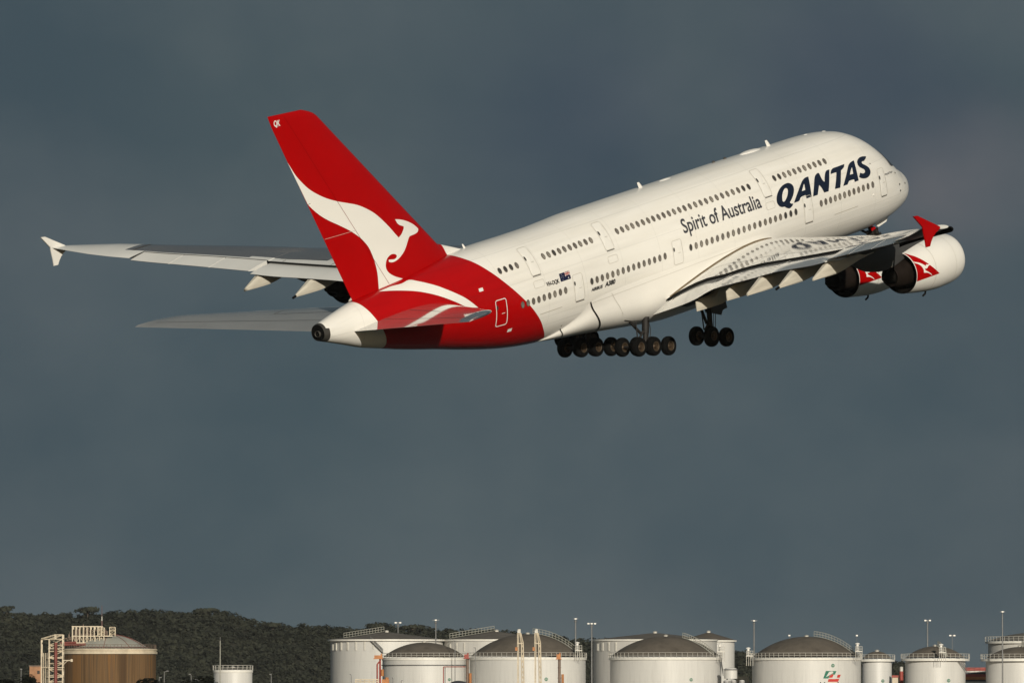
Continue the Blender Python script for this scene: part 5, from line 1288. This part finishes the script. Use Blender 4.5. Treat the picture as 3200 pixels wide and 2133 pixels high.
    if sg > 0:
        # rubber seal along the root and its fillet
        mbs = MB(); mbs.path([(x, 4.2, w_up(x, 4.2) + .04) for x in np.linspace(23.2, 36.0, 34)], .042, n=6); sub(mbs, 'root_seal', M['seal'], w)
    return w
M['canoe'] = mat('fairing_paint', (0.56, 0.52, 0.44), 0.35, var=0.10, scale=1.2, stretch=(.4, 1, 2))
wing(1); wing(-1)

# --- engines
NAC = [(-5.85, 1.50), (-5.80, 1.585), (-5.7, 1.66), (-5.3, 1.79), (-4.5, 1.87), (-3.5, 1.89), (-2.5, 1.83), (-1.2, 1.67), (0, 1.48)]
nr = pchip([p[0] for p in NAC], [p[1] for p in NAC])
def engine(o_, sg):
    x0, y0, z0 = o_; O = (x0, sg * y0, z0)
    mb = MB()
    xs_ = list(np.linspace(-5.85, -5.3, 9)) + list(np.linspace(-5.1, 0, 26))
    prof = [(-4.4, 0.0), (-4.4, 1.43), (-5.0, 1.41), (-5.6, 1.42), (-5.8, 1.455)] + [(x, float(nr(x))) for x in xs_] + [(.004, 1.455), (-.3, 1.45), (-1.3, 1.42), (-1.32, .9)]
    k = 5
    def mf(i, j): return 1 if i < k + 3 else (0 if i < k + len(xs_) - 1 else 2)
    mb.lathe([(a, r) for a, r in prof], O, (1, 0, 0), 72, mfun=mf)
    e = part(mb, 'engine', [M['white'], M['silver'], M['void']], ang=35)
    mb = MB(); mb.lathe([(-1.3, .98), (-.4, 1.0), (.3, .93), (.9, .80), (1.25, .70), (1.25, .66), (.8, .62), (.5, .55)], O, (1, 0, 0), 48)
    sub(mb, 'core_cowl', M['hot'], e, ang=40)
    mb = MB(); mb.lathe([(.5, .62), (.9, .52), (1.5, .34), (2.0, .16), (2.2, .0)], O, (1, 0, 0), 32)
    sub(mb, 'exhaust_plug', M['dark'], e)
    # fan duct rim ring
    mb = MB(); mb.lathe([(-.9, 1.30), (-.35, 1.28), (-.3, 1.40), (-.9, 1.42)], O, (1, 0, 0), 48); sub(mb, 'duct_ring', M['dark'], e, ang=30)
    def cyl(u, v):
        a = R_(v); r = float(nr(min(max(u, -5.8), 0))) + .025
        return Vector((x0 + u, sg * (y0 + r * math.cos(a)), z0 + r * math.sin(a)))
    def lay_deg(pts, name, m, of=0.0):
        bm = fill2d([[(a, b / 30) for a, b in pts]])
        def fn(u, v):
            p = cyl(u, v * 30); d = Vector((0, p.y - sg * y0, p.z - z0)).normalized(); return p + d * of
        return lay(bm, fn, step=.12, name=name, m=m, parent=e)
    lay_deg(D['eng_red'], 'cowl_flash', M['red'])
    lay_deg(smooth_loop(D['eng_roo']), 'kangaroo_emblem', M['white'], .012)
    strip([(-1.95, v) for v in np.linspace(-60, 100, 30)], .03, 'cowl_seam', M['seam'], fn=lambda u, v: cyl(u, v), parent=e)
    strip([(-4.3, v) for v in np.linspace(-60, 100, 30)], .022, 'cowl_seam', M['seam'], fn=lambda u, v: cyl(u, v), parent=e)
    for u_, v_ in ((-5.0, -22), (-4.6, -35), (-3.3, -12), (-3.1, -30)): strip([(u_, v_), (u_ + .28, v_ - 1)], .06, 'cowl_mark', M['seam'], fn=lambda u, v: cyl(u, v), parent=e)
    # pylon
    pr = [(-4.2, 1.80), (-2.5, 2.35), (-.5, 2.72), (1.2, 2.85), (4.6, 2.9), (6.7, 2.75), (5.9, 2.1), (5.0, 1.52), (4.3, 1.15), (3.64, .88), (2.9, .70), (2.0, .62), (1.2, .66), (.5, .8), (-.3, 1.0), (-.3, 1.35), (-1.2, 1.55), (-2.5, 1.70)]
    mb = MB(); rows = []
    for yy in (-.42, -.34, -.1, .1, .34, .42):
        kk = .95 if abs(yy) > .4 else 1
        rows.append([(x0 + (a - .8) * kk + .8, sg * y0 + yy * (1 if a < 3 else max(.3, 1 - (a - 3) / 5)), z0 + (b - 2.2) * kk + 2.2) for a, b in pr])
    mb.grid(rows, cu=True, cap0=True, cap1=True); sub(mb, 'pylon', M['under'], e, ang=30)
    mb = MB(); mb.tube((x0 + 1.1, sg * y0 + .35, z0 + 1.15), (x0 + 1.4, sg * y0 + .4, z0 + .7), .06, m=0); sub(mb, 'drain_mast', M['cloth_wh'], e)
    mb = MB(); mb.path([(x0 - 2.6, sg * y0 + .1, z0 - 1.8), (x0 - 2.5, sg * y0 + .1, z0 - 2.0), (x0 - 2.2, sg * y0 + .1, z0 - 2.1)], .07); sub(mb, 'drain_spout', M['dark'], e)
    return e
for o_ in ((36.86, 25.7, -1.73), (29.32, 14.9, -3.46)):
    engine(o_, 1); engine(o_, -1)

# --- landing gear (down, bogies hanging)
def wheel_mb(c, r=.70, w=.25, k=32, side=1):
    mb = MB()
    tp = [(-w, r * .52), (-w * 1.04, r * .62), (-w * 1.06, r * .78), (-w * .9, r * .92), (-w * .5, r * .99), (0, r), (w * .5, r * .99), (w * .9, r * .92), (w * 1.06, r * .78), (w * 1.04, r * .62), (w, r * .52)]
    mb.lathe(tp, c, (0, 1, 0), k, m=0)
    for s in (1, -1):
        mb.lathe([(s * w, r * .52), (s * w * 1.03, r * .50), (s * w * .95, r * .45)], c, (0, 1, 0), k, m=1)
        mb.lathe([(s * w * .95, r * .45), (s * w * .5, r * .40), (s * w * .35, r * .25), (s * w * .55, r * .18), (s * w * 1.0, r * .14), (s * w * 1.02, 0)], c, (0, 1, 0), k, m=2)
    return mb
def bogie(name, axles, yc, tr, top, strut_x):
    mb = MB()
    for x, z in axles: mb.tube((x, yc - tr, z), (x, yc + tr, z), .11, n=12)
    mb.tube((axles[0][0] - .1, yc, axles[0][1]), (axles[-1][0] + .1, yc, axles[-1][1]), .17, n=12)
    g = part(mb, name, M['steel'])
    zb = float(np.interp(strut_x, [a[0] for a in axles], [a[1] for a in axles]))
    mb = MB()
    mb.tube(top, (top[0] + (strut_x - top[0]) * .55, yc, top[2] + (zb - top[2]) * .55), .27, n=16)
    mb.tube((top[0] + (strut_x - top[0]) * .5, yc, top[2] + (zb - top[2]) * .5), (strut_x, yc, zb), .19, n=16)
    mb.box((strut_x, yc, zb + .12), (.5, .5, .4))
    sub(mb, 'shock_strut', M['steel'], g)
    mb = MB()
    mb.path([(strut_x + .15, yc + .1, zb + .25), (strut_x + .75, yc + .1, zb + .65), (strut_x + .15, yc + .1, zb + 1.15)], .09)
    mb.path([(strut_x + .9, yc + .15, top[2] - .1), (strut_x + .95, yc + .15, zb + .7)], .05)
    mb.tube((strut_x + .15, yc - .15, zb + 1.0), (strut_x + 1.3, yc - .15, top[2] + .1), .11)
    sub(mb, 'torque_link', M['steel'], g)
    mb = MB()
    for k in range(3):
        a = [(strut_x - .25 - .35 * math.sin(math.pi * t) - .06 * k, yc + .12 * (k - 1), zb + .3 + (top[2] - zb - .3) * t) for t in np.linspace(0, 1, 8)]
        mb.path(a, .028)
    sub(mb, 'hydraulic_hose', M['steel'], g)
    for x, z in axles:
        for s in (1, -1):
            sub(wheel_mb((x, yc + s * tr, z)), 'wheel', [M['tyre'], M['rim'], M['rim_in']], g, ang=40)
    return g
M['rim_in'] = mat('wheel_hub_metal', (0.10, 0.07, 0.045), 0.45, metal=0.6, var=0.25, scale=5)
for s in (1, -1):
    bogie('body_gear', [(36.0, -6.92), (37.72, -6.58), (39.42, -6.27)], s * 2.65, .76, (37.2, s * 2.65, -4.5), 37.72)
    g = bogie('wing_gear', [(33.58, -6.83), (35.3, -6.37)], s * 6.23, .68, (34.2, s * 6.0, -2.6), 34.44)
    dp = [(33.3, -3.2), (33.5, -4.07), (33.42, -4.7), (33.96, -4.75), (34.22, -5.07), (35.21, -4.72), (35.25, -3.4)]
    mb = MB(); mb.grid([[(x, s * yy, z) for x, z in dp] for yy in (7.16, 7.24)], cu=True, cap0=True, cap1=True)
    sub(mb, 'gear_door', M['under'], g, ang=20)
# nose gear
mb = MB(); mb.tube((4.9, -.62, -6.45), (4.9, .62, -6.45), .09)
g = part(mb, 'nose_gear', M['steel'])
mb = MB(); mb.tube((5.6, 0, -4.0), (5.3, 0, -5.2), .2); mb.tube((5.35, 0, -5.0), (4.9, 0, -6.45), .14)
mb.tube((5.3, 0, -5.1), (7.0, 0, -4.2), .1); mb.box((5.15, 0, -5.0), (.35, 1.1, .25)); mb.box((5.3, .3, -4.7), (.3, .3, .4)); mb.box((5.45, -.25, -4.8), (.25, .3, .3))
sub(mb, 'shock_strut', M['steel'], g)
for y in (-.2, .2, .5):
    mb = MB(); mb.lathe([(0, .13), (.1, .13), (.1, .0)], (5.2, y, -4.9), (1, 0, 0), 12); sub(mb, 'taxi_light', M['silver'], g)
for s in (1, -1): sub(wheel_mb((4.9, s * .42, -6.45), .635, .2), 'wheel', [M['tyre'], M['rim'], M['rim_in']], g, ang=40)
for s in (1, -1):
    for dp, mm in (([(3.9, -3.5), (4.4, -4.02), (4.55, -4.17), (5.6, -4.36), (5.85, -4.2), (5.6, -3.9)], 'white'), ([(5.95, -4.40), (6.45, -4.5), (6.5, -4.25), (6.1, -4.2)], 'red')):
        mb = MB(); mb.grid([[(x, s * yy, z) for x, z in dp] for yy in (.78, .84)], cu=True, cap0=True, cap1=True)
        sub(mb, 'gear_door', M[mm], g, ang=20)
